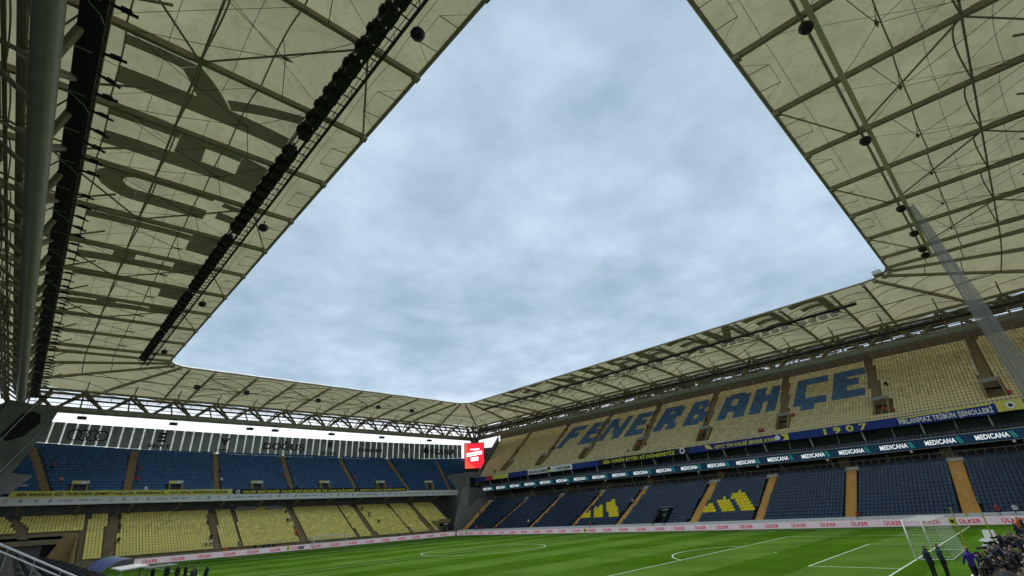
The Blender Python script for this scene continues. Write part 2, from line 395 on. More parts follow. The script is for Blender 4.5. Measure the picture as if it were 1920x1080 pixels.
# ------------------------------------------------------------------ roof
IX0, IX1, IY0, IY1, IR = -4.1, 71.7, -3.3, 103.6, 4.0
OUT = 27.0
OX0, OX1, OY0, OY1 = IX0-OUT, IX1+OUT, IY0-OUT, IY1+OUT
def zrib(d):                      # height of a rib at a distance d from the inner edge
    return 35.0-0.045*d if d < 19 else 34.145-0.10*(d-19)
RY = [5.4+8.2*k for k in range(12)]
RX = [4.55+8.35*k for k in range(8)]
def corner(cx, cy, a0, a1, n=4):
    out = []
    for k in range(n+1):
        a = a0+(a1-a0)*k/n; c, s = math.cos(a), math.sin(a)
        ts = []
        if c > 1e-6: ts.append((OX1-cx)/c)
        if c < -1e-6: ts.append((OX0-cx)/c)
        if s > 1e-6: ts.append((OY1-cy)/s)
        if s < -1e-6: ts.append((OY0-cy)/s)
        t = min(ts); out.append(((cx+IR*c, cy+IR*s), (cx+t*c, cy+t*s)))
    return out
H = math.pi/2
SIDES = {
    'near': [((x, IY0), (x, OY0)) for x in RX],
    'right': [((IX1, y), (OX1, y)) for y in RY],
    'far': [((x, IY1), (x, OY1)) for x in reversed(RX)],
    'left': [((IX0, y), (OX0, y)) for y in reversed(RY)]}
CORN = {'near': corner(IX1-IR, IY0+IR, -H, 0), 'right': corner(IX1-IR, IY1-IR, 0, H), 'far': corner(IX0+IR, IY1-IR, H, 2*H), 'left': corner(IX0+IR, IY0+IR, 2*H, 3*H)}
ROOFTXT = {'near': ('roof over the near goal end, with a row of round speakers under its ribs', 'near-end roof with round black speakers hung along its pale rail'),
    'right': 'membrane roof above the stand with FENERBAHÇE spelled in its seats',
    'far': 'membrane roof behind the far goal with open sky under its truss',
    'left': 'membrane roof on the left with dark ATATÜRK letters and row of black lamps'}
def rp_(rib, d):
    (ax, ay), (bx, by) = rib; ln = math.hypot(bx-ax, by-ay); t = d/OUT
    return Vector((ax+(bx-ax)*t, ay+(by-ay)*t, zrib(min(d, OUT))))
def hump(t): return (0.06+0.94*math.sin(min(1.0, t/0.36)*math.pi/2))*(1.0 if t < 0.55 else 1-0.55*(t-0.55)/0.45)
def surf(ra, rb, d, v):
    a, b = rp_(ra, d), rp_(rb, d); p = a.lerp(b, v); w = (b-a).length
    p.z += 0.155*w*4*v*(1-v)*hump(d/OUT); return p
ROOF = {}
def build_roof(side):
    lab = ROOFTXT[side]; lab = lab[1] if isinstance(lab, tuple) else lab
    base = {'near': (34, -17, 0), 'right': (85, 50, 0), 'far': (34, 118, 0), 'left': (-18, 50, 0)}[side]
    T = thing('roof_canopy', base, lab, 'stadium roof', 'membrane roofs round the pitch'); ROOF[side] = T
    order = ['near', 'right', 'far', 'left']; nxt = order[(order.index(side)+1) % 4]
    prv = order[(order.index(side)-1) % 4]
    straight = SIDES[side]; ribs = straight+CORN[side]; closing = SIDES[nxt][0]
    bays = list(zip(ribs, ribs[1:]+[closing]))
    n0 = len(straight)
    for k, (ra, rb) in enumerate(bays):
        m = MB(); m.grid(lambda u, v: surf(ra, rb, u*OUT, v), 18, 10); part('membrane_panel', m, 'membrane', T, True)
        wd = (rp_(ra, 0)-rp_(rb, 0)).length
        m = MB(); m.tube([rp_(ra, 0), rp_(rb, 0)], 0.17, 8)
        part('edge_beam', m, 'roof_steel', T)
        if side == 'far':
            m = MB(); m.grid(lambda u, v: rp_(ra, 0).lerp(rp_(rb, 0), v)+Vector((0, .35*u, .14+.42*u*(.45+.55*math.sin(math.pi*v)))), 2, 8); part('edge_lip', m, 'white_paint', T, True)
        for d in (4.6, 8.6, 16.6, 22):
            if (rp_(ra, d)-rp_(rb, d)).length < 2.5: continue
            m = MB(); m.tube([surf(ra, rb, d, j/10)-Vector((0, 0, 0.06)) for j in range(11)], 0.06, 5); part('hoop', m, 'roof_steel', T)
        a, b = rp_(ra, 12.45), rp_(rb, 12.45)
        m = MB(); m.tube([a-Vector((0, 0, .25)), b-Vector((0, 0, .25))], 0.085, 6); part('purlin', m, 'roof_steel', T)
        if wd > 5:
            m = MB(); m.tube([a-Vector((0, 0, .2)), *[surf(ra, rb, 12.45-0.3*math.sin(math.pi*j/8), j/8)-Vector((0, 0, .1)) for j in range(1, 8)], b-Vector((0, 0, .2))], 0.07, 5); part('hoop', m, 'roof_steel', T)
            # flying struts, tie cables
            nd = (rp_(ra, 8.2).lerp(rp_(rb, 8.2), .5)); nd.z = 34.0
            m = MB()
            for q in (rp_(ra, 7), rp_(rb, 5), rp_(ra, 16.5), rp_(rb, 16.5)):
                q = q-Vector((0, 0, .4)); mid = q.lerp(nd, .5); mid.z -= 0.10
                m.tube([q, mid, nd], 0.026, 4)
            part('tie_cable', m, 'dark_steel', T)
            m = MB(); m.prism([nd+Vector((-.5, 0, 0)), nd+Vector((0, -.14, 0)), nd+Vector((.5, 0, 0)), nd+Vector((0, .14, 0))], (0, 0, .1)); m.tube([nd, surf(ra, rb, 8.6, .5)-Vector((0, 0, .06))], 0.03, 5)
            part('cable_node', m, 'roof_steel', T)
            m = MB()
            for dd in (2.2, 10.5, 14.4, 18.6):
                m.tube([surf(ra, rb, dd, j/10)-Vector((0, 0, 0.03)) for j in range(11)], 0.016, 4)
            m.tube([rp_(ra, 3)-Vector((0, 0, .35)), rp_(rb, 15)-Vector((0, 0, .5)), rp_(rb, 19)-Vector((0, 0, .35))], 0.018, 4)
            m.tube([rp_(ra, 18)-Vector((0, 0, .35)), rp_(rb, 9)-Vector((0, 0, .45)), rp_(rb, 5)-Vector((0, 0, .35))], 0.018, 4)
            part('membrane_seam', m, 'dark_steel', T)
            # drip-edge brackets
            m = MB(); e0, e1 = rp_(ra, 0), rp_(rb, 0)
            for t in (.32, .62):
                p = e0.lerp(e1, t); q = surf(ra, rb, 1.7, t)-Vector((0, 0, .5)); m.tube([p, q], 0.035, 5); m.tube([q, e0.lerp(e1, t+(.17 if t > .5 else -.17))], 0.018, 4)
            q1 = surf(ra, rb, 1.7, .32)-Vector((0, 0, .5)); q2 = surf(ra, rb, 1.7, .62)-Vector((0, 0, .5)); m.tube([q1, q2], 0.018, 4)
            part('edge_bracket', m, 'roof_steel', T)
        if k in (2, 4, 6, 9) and k < n0-1:
            m = MB(); z = Vector((0, 0, .35))
            m.tube([rp_(ra, 0.3)-z, rp_(rb, 4.15)-z], 0.08, 6); m.tube([rp_(rb, 4.15)-z, rp_(ra, 12.45)-z], 0.08, 6); m.tube([rp_(ra, 12.45)-z, rp_(rb, 19.5)-z], 0.08, 6)
            part('wind_brace', m, 'roof_steel', T)
    for k, ra in enumerate(ribs):
        m = MB(); zz = Vector((0, 0, 0.24))
        ds = [0, 3, 8, 13, 19, 23, 27]
        for d0, d1 in zip(ds, ds[1:]):
            h = 0.42 if d0 < 13 else 0.52
            m.bar(rp_(ra, d0)-zz, rp_(ra, d1)-zz, 0.30, h)
        m.bar(rp_(ra, 0)+Vector((0, 0, -.35)), rp_(ra, 0.5)+Vector((0, 0, -.35)), .5, .5)
        part('rib', m, 'roof_steel', T)
for s_ in ('near', 'right', 'far', 'left'): build_roof(s_)

# big trusses that carry each roof: a fat bottom tube, twin top chords, web members
TX0, TX1, TY0, TY1, TZ = -23.0, 91.0, -22.3, 123.5, 28.67
def truss(side, a, b, outv, n):
    T = ROOF[side]; a, b, outv = Vector(a), Vector(b), Vector(outv); ln = (b-a).length
    m = MB(); m.tube([a.lerp(b, t/12) for t in range(13)], 0.64, 20); part('truss_tube', m, 'tube_steel', T, True)
    up = Vector((0, 0, 3.6))
    inn = [a+up-outv*1.6, b+up-outv*1.6]; ou = [a+up+outv*1.9, b+up+outv*1.9]
    for c in (inn, ou):
        m = MB(); m.tube(c, 0.27, 8); part('truss_chord', m, 'roof_steel', T)
    for k in range(n):
        t0, t1, tm = k/n, (k+1)/n, (k+.5)/n
        m = MB()
        for c in (inn, ou):
            m.tube([a.lerp(b, tm), c[0].lerp(c[1], t0)], 0.25, 8); m.tube([a.lerp(b, tm), c[0].lerp(c[1], t1)], 0.25, 8)
        m.tube([inn[0].lerp(inn[1], t0), ou[0].lerp(ou[1], t0)], 0.08, 5); m.tube([inn[0].lerp(inn[1], t0), ou[0].lerp(ou[1], t1)], 0.06, 5)
        part('truss_web', m, 'roof_steel', T)
        m = MB(); m.tube([a.lerp(b, t0), a.lerp(b, t0)+outv*6.2+Vector((0, 0, 4.6))], .17, 7); part('outrigger', m, 'roof_steel', T); m = MB(); m.bar(a.lerp(b, tm)+outv*.5+Vector((0, 0, .4)), a.lerp(b, t1)+outv*5+Vector((0, 0, 4.2)), .22, .22); part('outrigger', m, 'roof_steel', T)
        p = inn[0].lerp(inn[1], t0); q = ou[0].lerp(ou[1], t0)
        m = MB(); m.tube([p-outv*2.6+Vector((0, 0, 1.6)), p, p+Vector((0, 0, 1.5))], 0.1, 6); part('roof_post', m, 'roof_steel', T)
        m = MB(); m.tube([q+outv*3+Vector((0, 0, .9)), q, q+Vector((0, 0, 1.2))], 0.1, 6); part('roof_post', m, 'roof_steel', T)
        m = MB()
        for j in range(4):
            t = (k+0.12+0.05*j)/n; p = a.lerp(b, t); m.tube([p+outv*.3+Vector((0, 0, .5)), p+outv*1.1+up*(.9)], 0.035, 4)
        part('cable_bundle', m, 'dark_steel', T)
    # service pipes and cable trays outside the truss
    m = MB()
    for dz, do in ((1.1, 2.6), (1.9, 3.2), (2.6, 2.4)):
        m.bar(a+outv*do+Vector((0, 0, dz)), b+outv*do+Vector((0, 0, dz)), 0.22, 0.12)
    part('cable_tray', m, 'roof_steel', T)
    # catwalk hung on the pitch side of the truss
    ga, gb = a-outv*1.3+Vector((0, 0, 1.9)), b-outv*1.3+Vector((0, 0, 1.9))
    m = MB(); m.bar(ga, gb, 1.15, 0.16); part('catwalk_deck', m, 'black', T)
    m = MB()
    for sd in (-.57, .57):
        for hz in (.55, 1.1): m.bar(ga+outv*sd+Vector((0, 0, hz)), gb+outv*sd+Vector((0, 0, hz)), .05, .05)
    k = int(ln/2.05)
    for i in range(k+1):
        p = ga.lerp(gb, i/k)
        for sd in (-.57, .57): m.bar(p+outv*sd, p+outv*sd+Vector((0, 0, 1.1)), .05, .05)
    part('catwalk_rail', m, 'dark_steel', T)
    m = MB()
    k = int(ln/4.1)
    for i in range(k):
        p = ga.lerp(gb, (i+.5)/k); d = (gb-ga).normalized()
        m.bar(p+outv*.7-Vector((0, 0, .1)), p-outv*.25-Vector((0, 0, .1)), .10, .05)
        if i % 2: m.tube([p+outv*.6-Vector((0, 0, .15)), p-outv*.3+d*.9-Vector((0, 0, .15)), p-outv*.55+d*1.5-Vector((0, 0, .15))], 0.03, 4)
        else: m.tube([p+outv*.9-Vector((0, 0, .12)), p-outv*1.5+d*.5+Vector((0, 0, .2))], 0.028, 4)
    part('catwalk_bracket', m, 'rail_dull', T)
def clutter(side, a, b, outv, n):
    T = ROOF[side]; a, b, outv = Vector(a), Vector(b), Vector(outv); d = (b-a).normalized()
    for i in range(n):
        p = a.lerp(b, (i+.5)/n); m = MB(); L_ = (b-a).length/n
        for q in range(3):
            z = random.uniform(.9, 3.6); o = random.uniform(2.5, 5.5); w = random.uniform(.5, 1.0)*L_/2
            m.bar(p+outv*o-d*w+Vector((0, 0, z)), p+outv*o+d*w+Vector((0, 0, z)), random.uniform(.2, .6), random.uniform(.15, .5))
        m.bar(p+outv*2.3+Vector((0, 0, .7)), p+outv*3+Vector((0, 0, 3.9)), .12, .12)
        m.bar(p+outv*6+Vector((0, 0, .9)), p+outv*6+Vector((0, 0, 4.2)), .3, .2)
        part('service_duct', m, 'roof_steel', T)
clutter('right', (TX1, TY0, TZ), (TX1, TY1, TZ), (1, 0, 0), 36)
clutter('left', (TX0, TY0, TZ), (TX0, TY1, TZ), (-1, 0, 0), 30)
for s_, a_, b_ in (('right', (OX1-.4, OY0, 32.5), (OX1-.4, OY1, 32.5)), ('left', (OX0+.4, OY0, 32.5), (OX0+.4, OY1, 32.5))):
    m = MB(); m.bar(a_, b_, .5, 1.5); part('gutter', m, 'stand_grey', ROOF[s_])
truss('left', (TX0, TY0, TZ), (TX0, TY1, TZ), (-1, 0, 0), 18)
truss('right', (TX1, TY0, TZ), (TX1, TY1, TZ), (1, 0, 0), 18)
truss('far', (TX0+.7, TY1, TZ), (TX1-.7, TY1, TZ), (0, 1, 0), 14)
truss('near', (TX0+.7, TY0, TZ), (TX1-.7, TY0, TZ), (0, -1, 0), 14)

# lamp rails near the inner edge
def lamp_rail(side, a, b, outv, ladder):
    T = ROOF[side]; a, b, outv = Vector(a), Vector(b), Vector(outv); d = (b-a).normalized(); n = int((b-a).length/1.02)
    if ladder:
        m = MB()
        for so in (-.38, .38): m.bar(a-outv*(so+.35), b-outv*(so+.35), .16, .26)
        m.bar(a-outv*.73+Vector((0, 0, 1.0)), b-outv*.73+Vector((0, 0, 1.0)), .04, .04)
        for i in range(n+1):
            p = a.lerp(b, i/n); m.bar(p+outv*.03, p-outv*.73, .07, .07)
            if i % 3 == 0: m.bar(p-outv*.73, p-outv*.73+Vector((0, 0, 1.0)), .04, .04)
        part('lamp_ladder', m, 'dark_steel', T)
        m = MB(); m.tube([a+outv*.75+Vector((0, 0, .55)), b+outv*.75+Vector((0, 0, .55))], 0.09, 6); m.tube([a+outv*.35+Vector((0, 0, .75)), b+outv*.35+Vector((0, 0, .75))], 0.05, 6)
        part('lamp_pipe', m, 'roof_steel', T)
    else:
        m = MB(); m.tube([a+Vector((0, 0, .5)), b+Vector((0, 0, .5))], 0.1, 8); part('speaker_rail', m, 'roof_steel', T)
        m = MB(); m.bar(a+outv*.55+Vector((0, 0, .55)), b+outv*.55+Vector((0, 0, .55)), .38, .1); part('cable_tray', m, 'nosing', T)
    for t in (RY if abs(d.y) > .5 else RX):
        p = Vector((a.x, t, a.z)) if abs(d.y) > .5 else Vector((t, a.y, a.z)); m = MB(); m.bar(p, p+Vector((0, 0, .8)), .12, .12)
        part('rail_hanger', m, 'roof_steel', T)
lamp_rail('left', (-8.25, -1, 33.4), (-8.25, 99.5, 33.4), (-1, 0, 0), True)
lamp_rail('right', (76.2, 3, 33.3), (76.2, 101, 33.3), (1, 0, 0), True)
lamp_rail('near', (2, -8.0, 33.6), (66, -8.0, 33.6), (0, -1, 0), False)

_one = ['', 'first', 'second', 'third', 'fourth', 'fifth', 'sixth', 'seventh', 'eighth', 'ninth', 'tenth', 'eleventh', 'twelfth', 'thirteenth', 'fourteenth', 'fifteenth', 'sixteenth', 'seventeenth', 'eighteenth', 'nineteenth']
_tenth = {2: 'twentieth', 3: 'thirtieth', 4: 'fortieth', 5: 'fiftieth', 6: 'sixtieth'}; _ty = {2: 'twenty', 3: 'thirty', 4: 'forty', 5: 'fifty', 6: 'sixty'}
def nth(i):
    if i < 20: return _one[i]
    return _tenth[i//10] if i % 10 == 0 else _ty[i//10]+'-'+_one[i % 10]
# lamps: black boxes with a pale glass face turned down to the pitch
def lamp_meshes(black):
    bb = MB()
    P = [(-.5, -.26, .42), (.5, -.26, .42), (.5, .42, .42), (-.5, .42, .42), (-.5, -.42, -.5), (.5, -.42, -.5), (.5, .30, -.5), (-.5, .30, -.5)]
    k = 0; bb.v += P
    for f in ((0, 3, 2, 1), (4, 5, 6, 7), (0, 1, 5, 4), (1, 2, 6, 5), (2, 3, 7, 6), (3, 0, 4, 7)): bb.f.append(f); bb.m.append(0)
    for x in (-.35, -.12, .12, .35): bb.box(x-.03, x+.03, .40, .5, -.3, .36)
    bb.box(-.58, -.5, -.1, .1, -.2, .62); bb.box(.5, .58, -.1, .1, -.2, .62); bb.box(.30, .46, -.47, -.40, -.48, -.36, 1); bb.box(-.2, .2, .5, .62, -.1, .2); bb.box(-.5, .5, -.30, -.24, .42, .5)
    body = bb.mesh('floodlight', ['black' if black else 'lamp_body', 'lamp_glass'])
    g = MB(); g.quad((-.44, -.40, -.36), (.44, -.40, -.36), (.44, -.268, .36), (-.44, -.268, .36)); g.quad((-.44, -.38, -.508), (-.44, .27, -.508), (.44, .27, -.508), (.44, -.38, -.508))
    return body, g.mesh('lamp_glass', ['lamp_glass' if not black else 'black'])
mat('lamp_body', (0.5, 0.5, 0.45), 0.5, 0.1, 4)
fl_white, fl_black = lamp_meshes(False), lamp_meshes(True)
for v_ in fl_white[0].vertices: v_.co.z *= .55
for v_ in fl_white[1].vertices: v_.co.z *= .56
def lamp(meshes, loc, rotz, label, group, sc=1.0):
    o = bpy.data.objects.new('floodlight', meshes[0]); COL.objects.link(o); o.location = loc; o.rotation_euler = (0, 0, rotz); o.scale = (sc,)*3
    tag(o, label, 'floodlight', group)
    g = bpy.data.objects.new('lamp_glass', meshes[1]); COL.objects.link(g); g.parent = o
    return o
k = 0; c_ = 0
for y0 in [-2.8]+RY[:-1]:
    for j in range(5):
        y = y0+1.2+1.60*j
        if y < 0 or y > 97.5 or (k % 11 == 5): k += 1; continue
        c_ += 1; lamp(fl_black, (-8.72, y, 33.5), math.pi/2, nth(c_)+' black floodlight from the viewer in the row beside the roof lettering', 'floodlights along the left roof edge', 1.08); k += 1
c_ = 0
for y0 in RY[:-1]:
    for j in range(4):
        if (int(y0)+j) % 7 == 3: continue
        c_ += 1; lamp(fl_white, (77.0, y0+1.3+1.75*j, 32.85), -math.pi/2, nth(c_)+' pale floodlight from the net end in the row under the right roof', 'floodlights under the right roof', 1.0)
def small_lamp_mesh():
    m = MB(); m.bar((0, 0, 0), (0, -1.15, -.12), .18, .09); m.bar((0, -.35, .02), (0, -.85, -.02), .36, .13); m.bar((.1, -.2, .1), (.22, -.6, .1), .12, .1); m.bar((0, 0.3, .15), (0, 0, 0), .06, .06)
    return m.mesh('catwalk_lamp', ['black'])
sm_ = small_lamp_mesh()
c_ = 0
for i in range(62):
    y = -6+i*1.95
    if y > 115: break
    if i % 9 == 4: continue
    o = link('catwalk_lamp', sm_); o.location = (-21.0, y, TZ+2.0+random.uniform(-.05, .05)); o.rotation_euler = (0, random.uniform(-.2, .2), math.pi/2+random.uniform(-.25, .25))
    c_ += 1; tag(o, nth(c_)+' slim black lamp from the viewer along the dark left catwalk', 'catwalk lamp', 'lamps along the left catwalk')
# round speakers
def speaker_mesh():
    m = MB(); m.tube([(0, 0, .35), (0, 0, .25), (0, 0, 0), (0, 0, -.28), (0, 0, -.36)], [.22, .42, .5, .36, .1], 10); m.bar((0, 0, .3), (0, 0, .8), .1, .1)
    return m.mesh('hanging_speaker', ['black'], True)
spk = speaker_mesh()
for c_, x in enumerate((12.9, 29.6, 46.3, 54.7, 61.0, 63.5)):
    o = link('hanging_speaker', spk); o.location = (x, -8.0, 33.35)
    tag(o, nth(c_+1)+' round black speaker from the top along the near-end roof rail', 'speaker', 'round speakers along the near-end rail')
for c_, y in enumerate((9.5, 38.6, 63, 88)):
    o = link('hanging_speaker', spk); o.location = (-6.8, y, 33.0)
    tag(o, nth(c_+1)+' round speaker from the viewer beside the row of floodlights at left', 'speaker', 'speakers beside the left floodlights')
m = MB(); m.box(-.5, .5, -.35, .35, -.45, .4); m.bar((0, 0, .4), (0, 0, 1.3), .08, .08); cab = m.mesh('loudspeaker', ['black'])
for c_, x in enumerate((3, 12.9, 29.6, 46.3, 57)):
    o = link('loudspeaker', cab); o.location = (x, 110.5, 33.0)
    tag(o, nth(c_+1)+' box loudspeaker from the left under the roof behind the far goal', 'loudspeaker', 'box speakers under the far roof')
m = MB(); m.box(-.75, .75, -.4, .4, -.55, 0); m.bar((0, 0, 0), (0, 0, .7), .08, .08); mon = m.mesh('hanging_monitor', ['black'])
for c_, x in enumerate((-13.5, 2.4, 18.5, 24.5, 39.5, 55, 72)):
    o = link('hanging_monitor', mon); o.location = (x, TY1-.2, TZ-1.15)
    tag(o, nth(c_+1)+' small black box from the left, hung below the far steel tube', 'monitor', 'black boxes under the far tube')
m = MB(); m.box(-.55, .55, -.1, .1, -.06, .06); tl = m.mesh('strip_lamp', ['lamp_glass'])
for i in range(22):
    o = link('strip_lamp', tl); c_ = i+1; o.location = (-9+i*4.3+(i % 3)*.6, TY1-.35, TZ-.62)
    tag(o, nth(c_)+' short strip lamp from the left under the tube behind the far goal', 'lamp', 'strip lamps under the far tube')

# dark letters printed on the membranes
GL_ = {
 'K': [((0, 0), (.28, 0), (.28, 1), (0, 1)), ((.281, .40), (.739, .28), (1, .362), (.281, .60)), ((.74, 0), (1, 0), (1, .36), (.74, .275)), ((.281, .605), (.46, .555), (1, 1), (.72, 1))],
 'R': [((0, 0), (.28, 0), (.28, 1), (0, 1)), ((.281, .40), (1, .40), (1, .56), (.281, .58)), ((.72, 0), (1, 0), (1, .398), (.72, .398)), ((.281, .82), (1, .80), (.88, 1), (.281, 1)), ((.70, .568), (1, .562), (1, .798), (.70, .806))],
 'U': [((0, .162), (.28, .20), (.28, .78), (0, .78)), ((.72, .20), (1, .162), (1, .78), (.72, .78)), ((.16, 0), (.84, 0), (1, .16), (0, .16)), ((0, .161), (1, .161), (.72, .199), (.28, .199)), ((.14, .86), (.38, .86), (.38, 1), (.14, 1)), ((.62, .86), (.86, .86), (.86, 1), (.62, 1))],
 'T': [((.36, 0), (.64, 0), (.64, .779), (.36, .779)), ((0, .78), (1, .78), (1, 1), (0, 1))],
 'A': [((0, 0), (.27, 0), (.34, .769), (.10, .769)), ((.73, 0), (1, 0), (.90, .769), (.66, .769)), ((.10, .77), (.90, .77), (.80, 1), (.20, 1)), ((.295, .26), (.705, .26), (.685, .44), (.315, .44))],
 'F': [((0, 0), (.28, 0), (.28, 1), (0, 1)), ((.281, .78), (1, .78), (1, 1), (.281, 1)), ((.281, .42), (.85, .42), (.85, .62), (.281, .62))],
 'E': [((0, 0), (.28, 0), (.28, 1), (0, 1)), ((.281, .79), (1, .79), (1, 1), (.281, 1)), ((.281, .40), (.85, .40), (.85, .60), (.281, .60)), ((.281, 0), (1, 0), (1, .21), (.281, .21))],
 'N': [((0, 0), (.26, 0), (.26, 1), (0, 1)), ((.74, 0), (1, 0), (1, 1), (.74, 1)), ((.261, .62), (.739, .0), (.739, .38), (.261, 1))],
 'B': [((0, 0), (.28, 0), (.28, 1), (0, 1)), ((.281, .80), (.92, .80), (.8, 1), (.281, 1)), ((.281, .42), (.92, .42), (.92, .60), (.281, .60)), ((.281, 0), (.85, 0), (1, .19), (.281, .19)), ((.72, .601), (.95, .601), (.92, .799), (.72, .799)), ((.74, .191), (1, .191), (1, .419), (.74, .419))],
 'H': [((0, 0), (.27, 0), (.27, 1), (0, 1)), ((.73, 0), (1, 0), (1, 1), (.73, 1)), ((.271, .40), (.729, .40), (.729, .60), (.271, .60))],
 'C': [((0, .12), (.28, .211), (.28, .789), (0, .88)), ((.0, .881), (.28, .79), (1, .79), (1, 1)), ((0, .119), (1, 0), (1, .21), (.28, .21)), ((.4, -.14), (.62, -.14), (.62, -.02), (.4, -.02))]}
_a = [math.pi+math.pi*i/10 for i in range(11)]
_o = [(.5+.5*math.cos(t), .27+.27*math.sin(t)) for t in _a]; _i = [(.5+.21*math.cos(t), .27+.10*math.sin(t)) for t in _a]
GL_['U'] = [((0, .271), (.29, .271), (.29, .78), (0, .78)), ((.71, .271), (1, .271), (1, .78), (.71, .78))]+GL_['U'][4:]+[(_o[i], _o[i+1], _i[i+1], _i[i]) for i in range(10)]
def roof_letter(ch, side, ra, rb, d0, d1, v0, v1):
    m = MB()
    for q in GL_[ch]:
        A, B, C_, D = [Vector((p[0], p[1], 0)) for p in q]
        n = max(2, int(max((B-A).length, (C_-D).length)*6)); k_ = max(2, int(max((D-A).length, (C_-B).length)*14))
        def fn(u, v):
            p = A.lerp(B, v).lerp(D.lerp(C_, v), u); r = surf(ra, rb, d0+(d1-d0)*p.y, v0+(v1-v0)*p.x); r.z -= .07; return r
        m.grid(fn, k_, n)
    return part('roof_letter', m, 'membrane_print', ROOF[side])
for k, ch in enumerate('KRUTATA'):
    ya, yb = RY[2+k], RY[3+k]
    # letters read from above: top towards the pitch, so from below they are mirrored
    roof_letter(ch, 'left', ((IX0, yb), (OX0, yb)), ((IX0, ya), (OX0, ya)), 16.6, 4.7, .20, .82)
for k, ch in enumerate('FENERBAHCE'):
    ya, yb = RY[0]+8.2*k, RY[0]+8.2*(k+1)
    roof_letter(ch, 'right', ((IX1, ya), (OX1, ya)), ((IX1, yb), (OX1, yb)), 12.6, 0.7, .14, .86)

# pylons at the four corners
def pylon(x, y, lab):
    T = thing('roof_pylon', (x, y, 0), lab, 'pylon')
    m = MB(); m.tube([(x, y, 0), (x, y, 14), (x, y, 22), (x, y, 25.5)], [2.2, 1.9, 1.6, 1.5], 8); part('shaft', m, 'concrete', T)
    for sx, sy in ((1, 0), (-1, 0), (0, 1), (0, -1), (1, 1), (-1, -1)):
        m = MB(); m.bar((x, y, 25.2), (x+sx*3.6, y+sy*3.6, 32.6), .55, .55); part('strut', m, 'roof_steel', T)
    m = MB(); m.tube([(x, y, 25), (x, y, 26.2), (x, y, 27.6)], [1.7, 2.0, 1.2], 10); part('head', m, 'roof_steel', T)
    return T
pylon(TX0, TY1, 'roof pylon at the far left corner under the joined tubes')
pylon(TX1, TY1, 'roof pylon behind the red screen in the far right corner')
pylon(TX1, TY0, 'roof pylon at the near right corner behind the hanging net')
pylon(TX0-3, TY0-3, 'roof pylon at the near left corner behind the viewer')

m = MB(); m.box(69.2, 70.6, -2.4, -1.2, 34.9, 35.5); m.bar((69.9, -1.8, 35.5), (69.9, -1.8, 36.4), .06, .06); m.bar((70.4, -2.2, 35.5), (71.0, -2.6, 36.2), .05, .05)
solo('camera_box', m, 'lamp_body', 'small pale equipment box on the roof corner at right', 'equipment box')
# ------------------------------------------------------------------ seats
def seat_template():
    m = MB()
    m.prism([(-.215, -.02, .33), (-.215, .30, .33), (-.215, .30, .41), (-.215, -.02, .45)], (.43, 0, 0))
    P = [(-.21, .26, .29), (.21, .26, .29), (.215, .37, .68), (.15, .40, .83), (-.15, .40, .83), (-.215, .37, .68)]
    Q = [(a, b+.05, c) for a, b, c in P]
    m.poly(P); m.poly(list(reversed(Q)))
    for i in range(6): m.quad(P[i], Q[i], Q[(i+1) % 6], P[(i+1) % 6])
    return m
def lowseat_template():
    m = MB()
    m.quad((-.215, -.02, .44), (.215, -.02, .44), (.215, .30, .40), (-.215, .30, .40)); m.quad((-.215, -.02, .33), (.215, -.02, .33), (.215, -.02, .44), (-.215, -.02, .44))
    P = [(-.21, .27, .34), (.21, .27, .34), (.21, .39, .72), (.14, .41, .83), (-.14, .41, .83), (-.21, .39, .72)]
    m.poly(P); m.poly([(a, b+.05, c) for a, b, c in reversed(P)])
    m.quad((-.14, .41, .82), (.14, .41, .82), (.14, .46, .82), (-.14, .46, .82)); m.quad((-.21, .39, .72), (-.14, .41, .82), (-.14, .46, .82), (-.21, .44, .72)); m.quad((.21, .39, .72), (.21, .44, .72), (.14, .46, .82), (.14, .41, .82))
    m.quad((.21, .28, .36), (.21, .33, .36), (.21, .44, .72), (.21, .39, .72)); m.quad((-.21, .28, .36), (-.21, .39, .72), (-.21, .44, .72), (-.21, .33, .36))
    return m
_low = lowseat_template()
LV = np.array(_low.v); LV[:, 0] *= 1.04
def mass_mesh(name, pos, mi, mats, M):
    # pos: (n,3) in (s, o, z)
    n = len(pos); nv = len(LV)
    jit = rng.uniform(-.012, .012, (n, 1, 3)); V = pos[:, None, :]+LV[None]+jit
    if M is XR: V = V[..., [1, 0, 2]]
    V = V.reshape(-1, 3)
    loops = np.concatenate([np.array(f) for f in _low.f]); cnt = np.array([len(f) for f in _low.f])
    LI = (loops[None]+(np.arange(n)*nv)[:, None]).ravel(); CT = np.tile(cnt, n)
    me = bpy.data.meshes.new(name); me.vertices.add(len(V)); me.vertices.foreach_set('co', V.ravel())
    me.loops.add(len(LI)); me.loops.foreach_set('vertex_index', LI.astype(np.int32))
    me.polygons.add(len(CT)); st = np.concatenate([[0], np.cumsum(CT)[:-1]]); me.polygons.foreach_set('loop_start', st.astype(np.int32))
    for x in mats: me.materials.append(MATS[x])
    me.polygons.foreach_set('material_index', np.repeat(mi, len(cnt)).astype(np.int32))
    me.update(calc_edges=True); return me
SEATM = {}
def seat_mesh(matn):
    if matn not in SEATM: 
        t = seat_template(); t.v = [(a*1.04, b, c) for a, b, c in t.v]; SEATM[matn] = t.mesh('seat', [matn])
    return SEATM[matn]

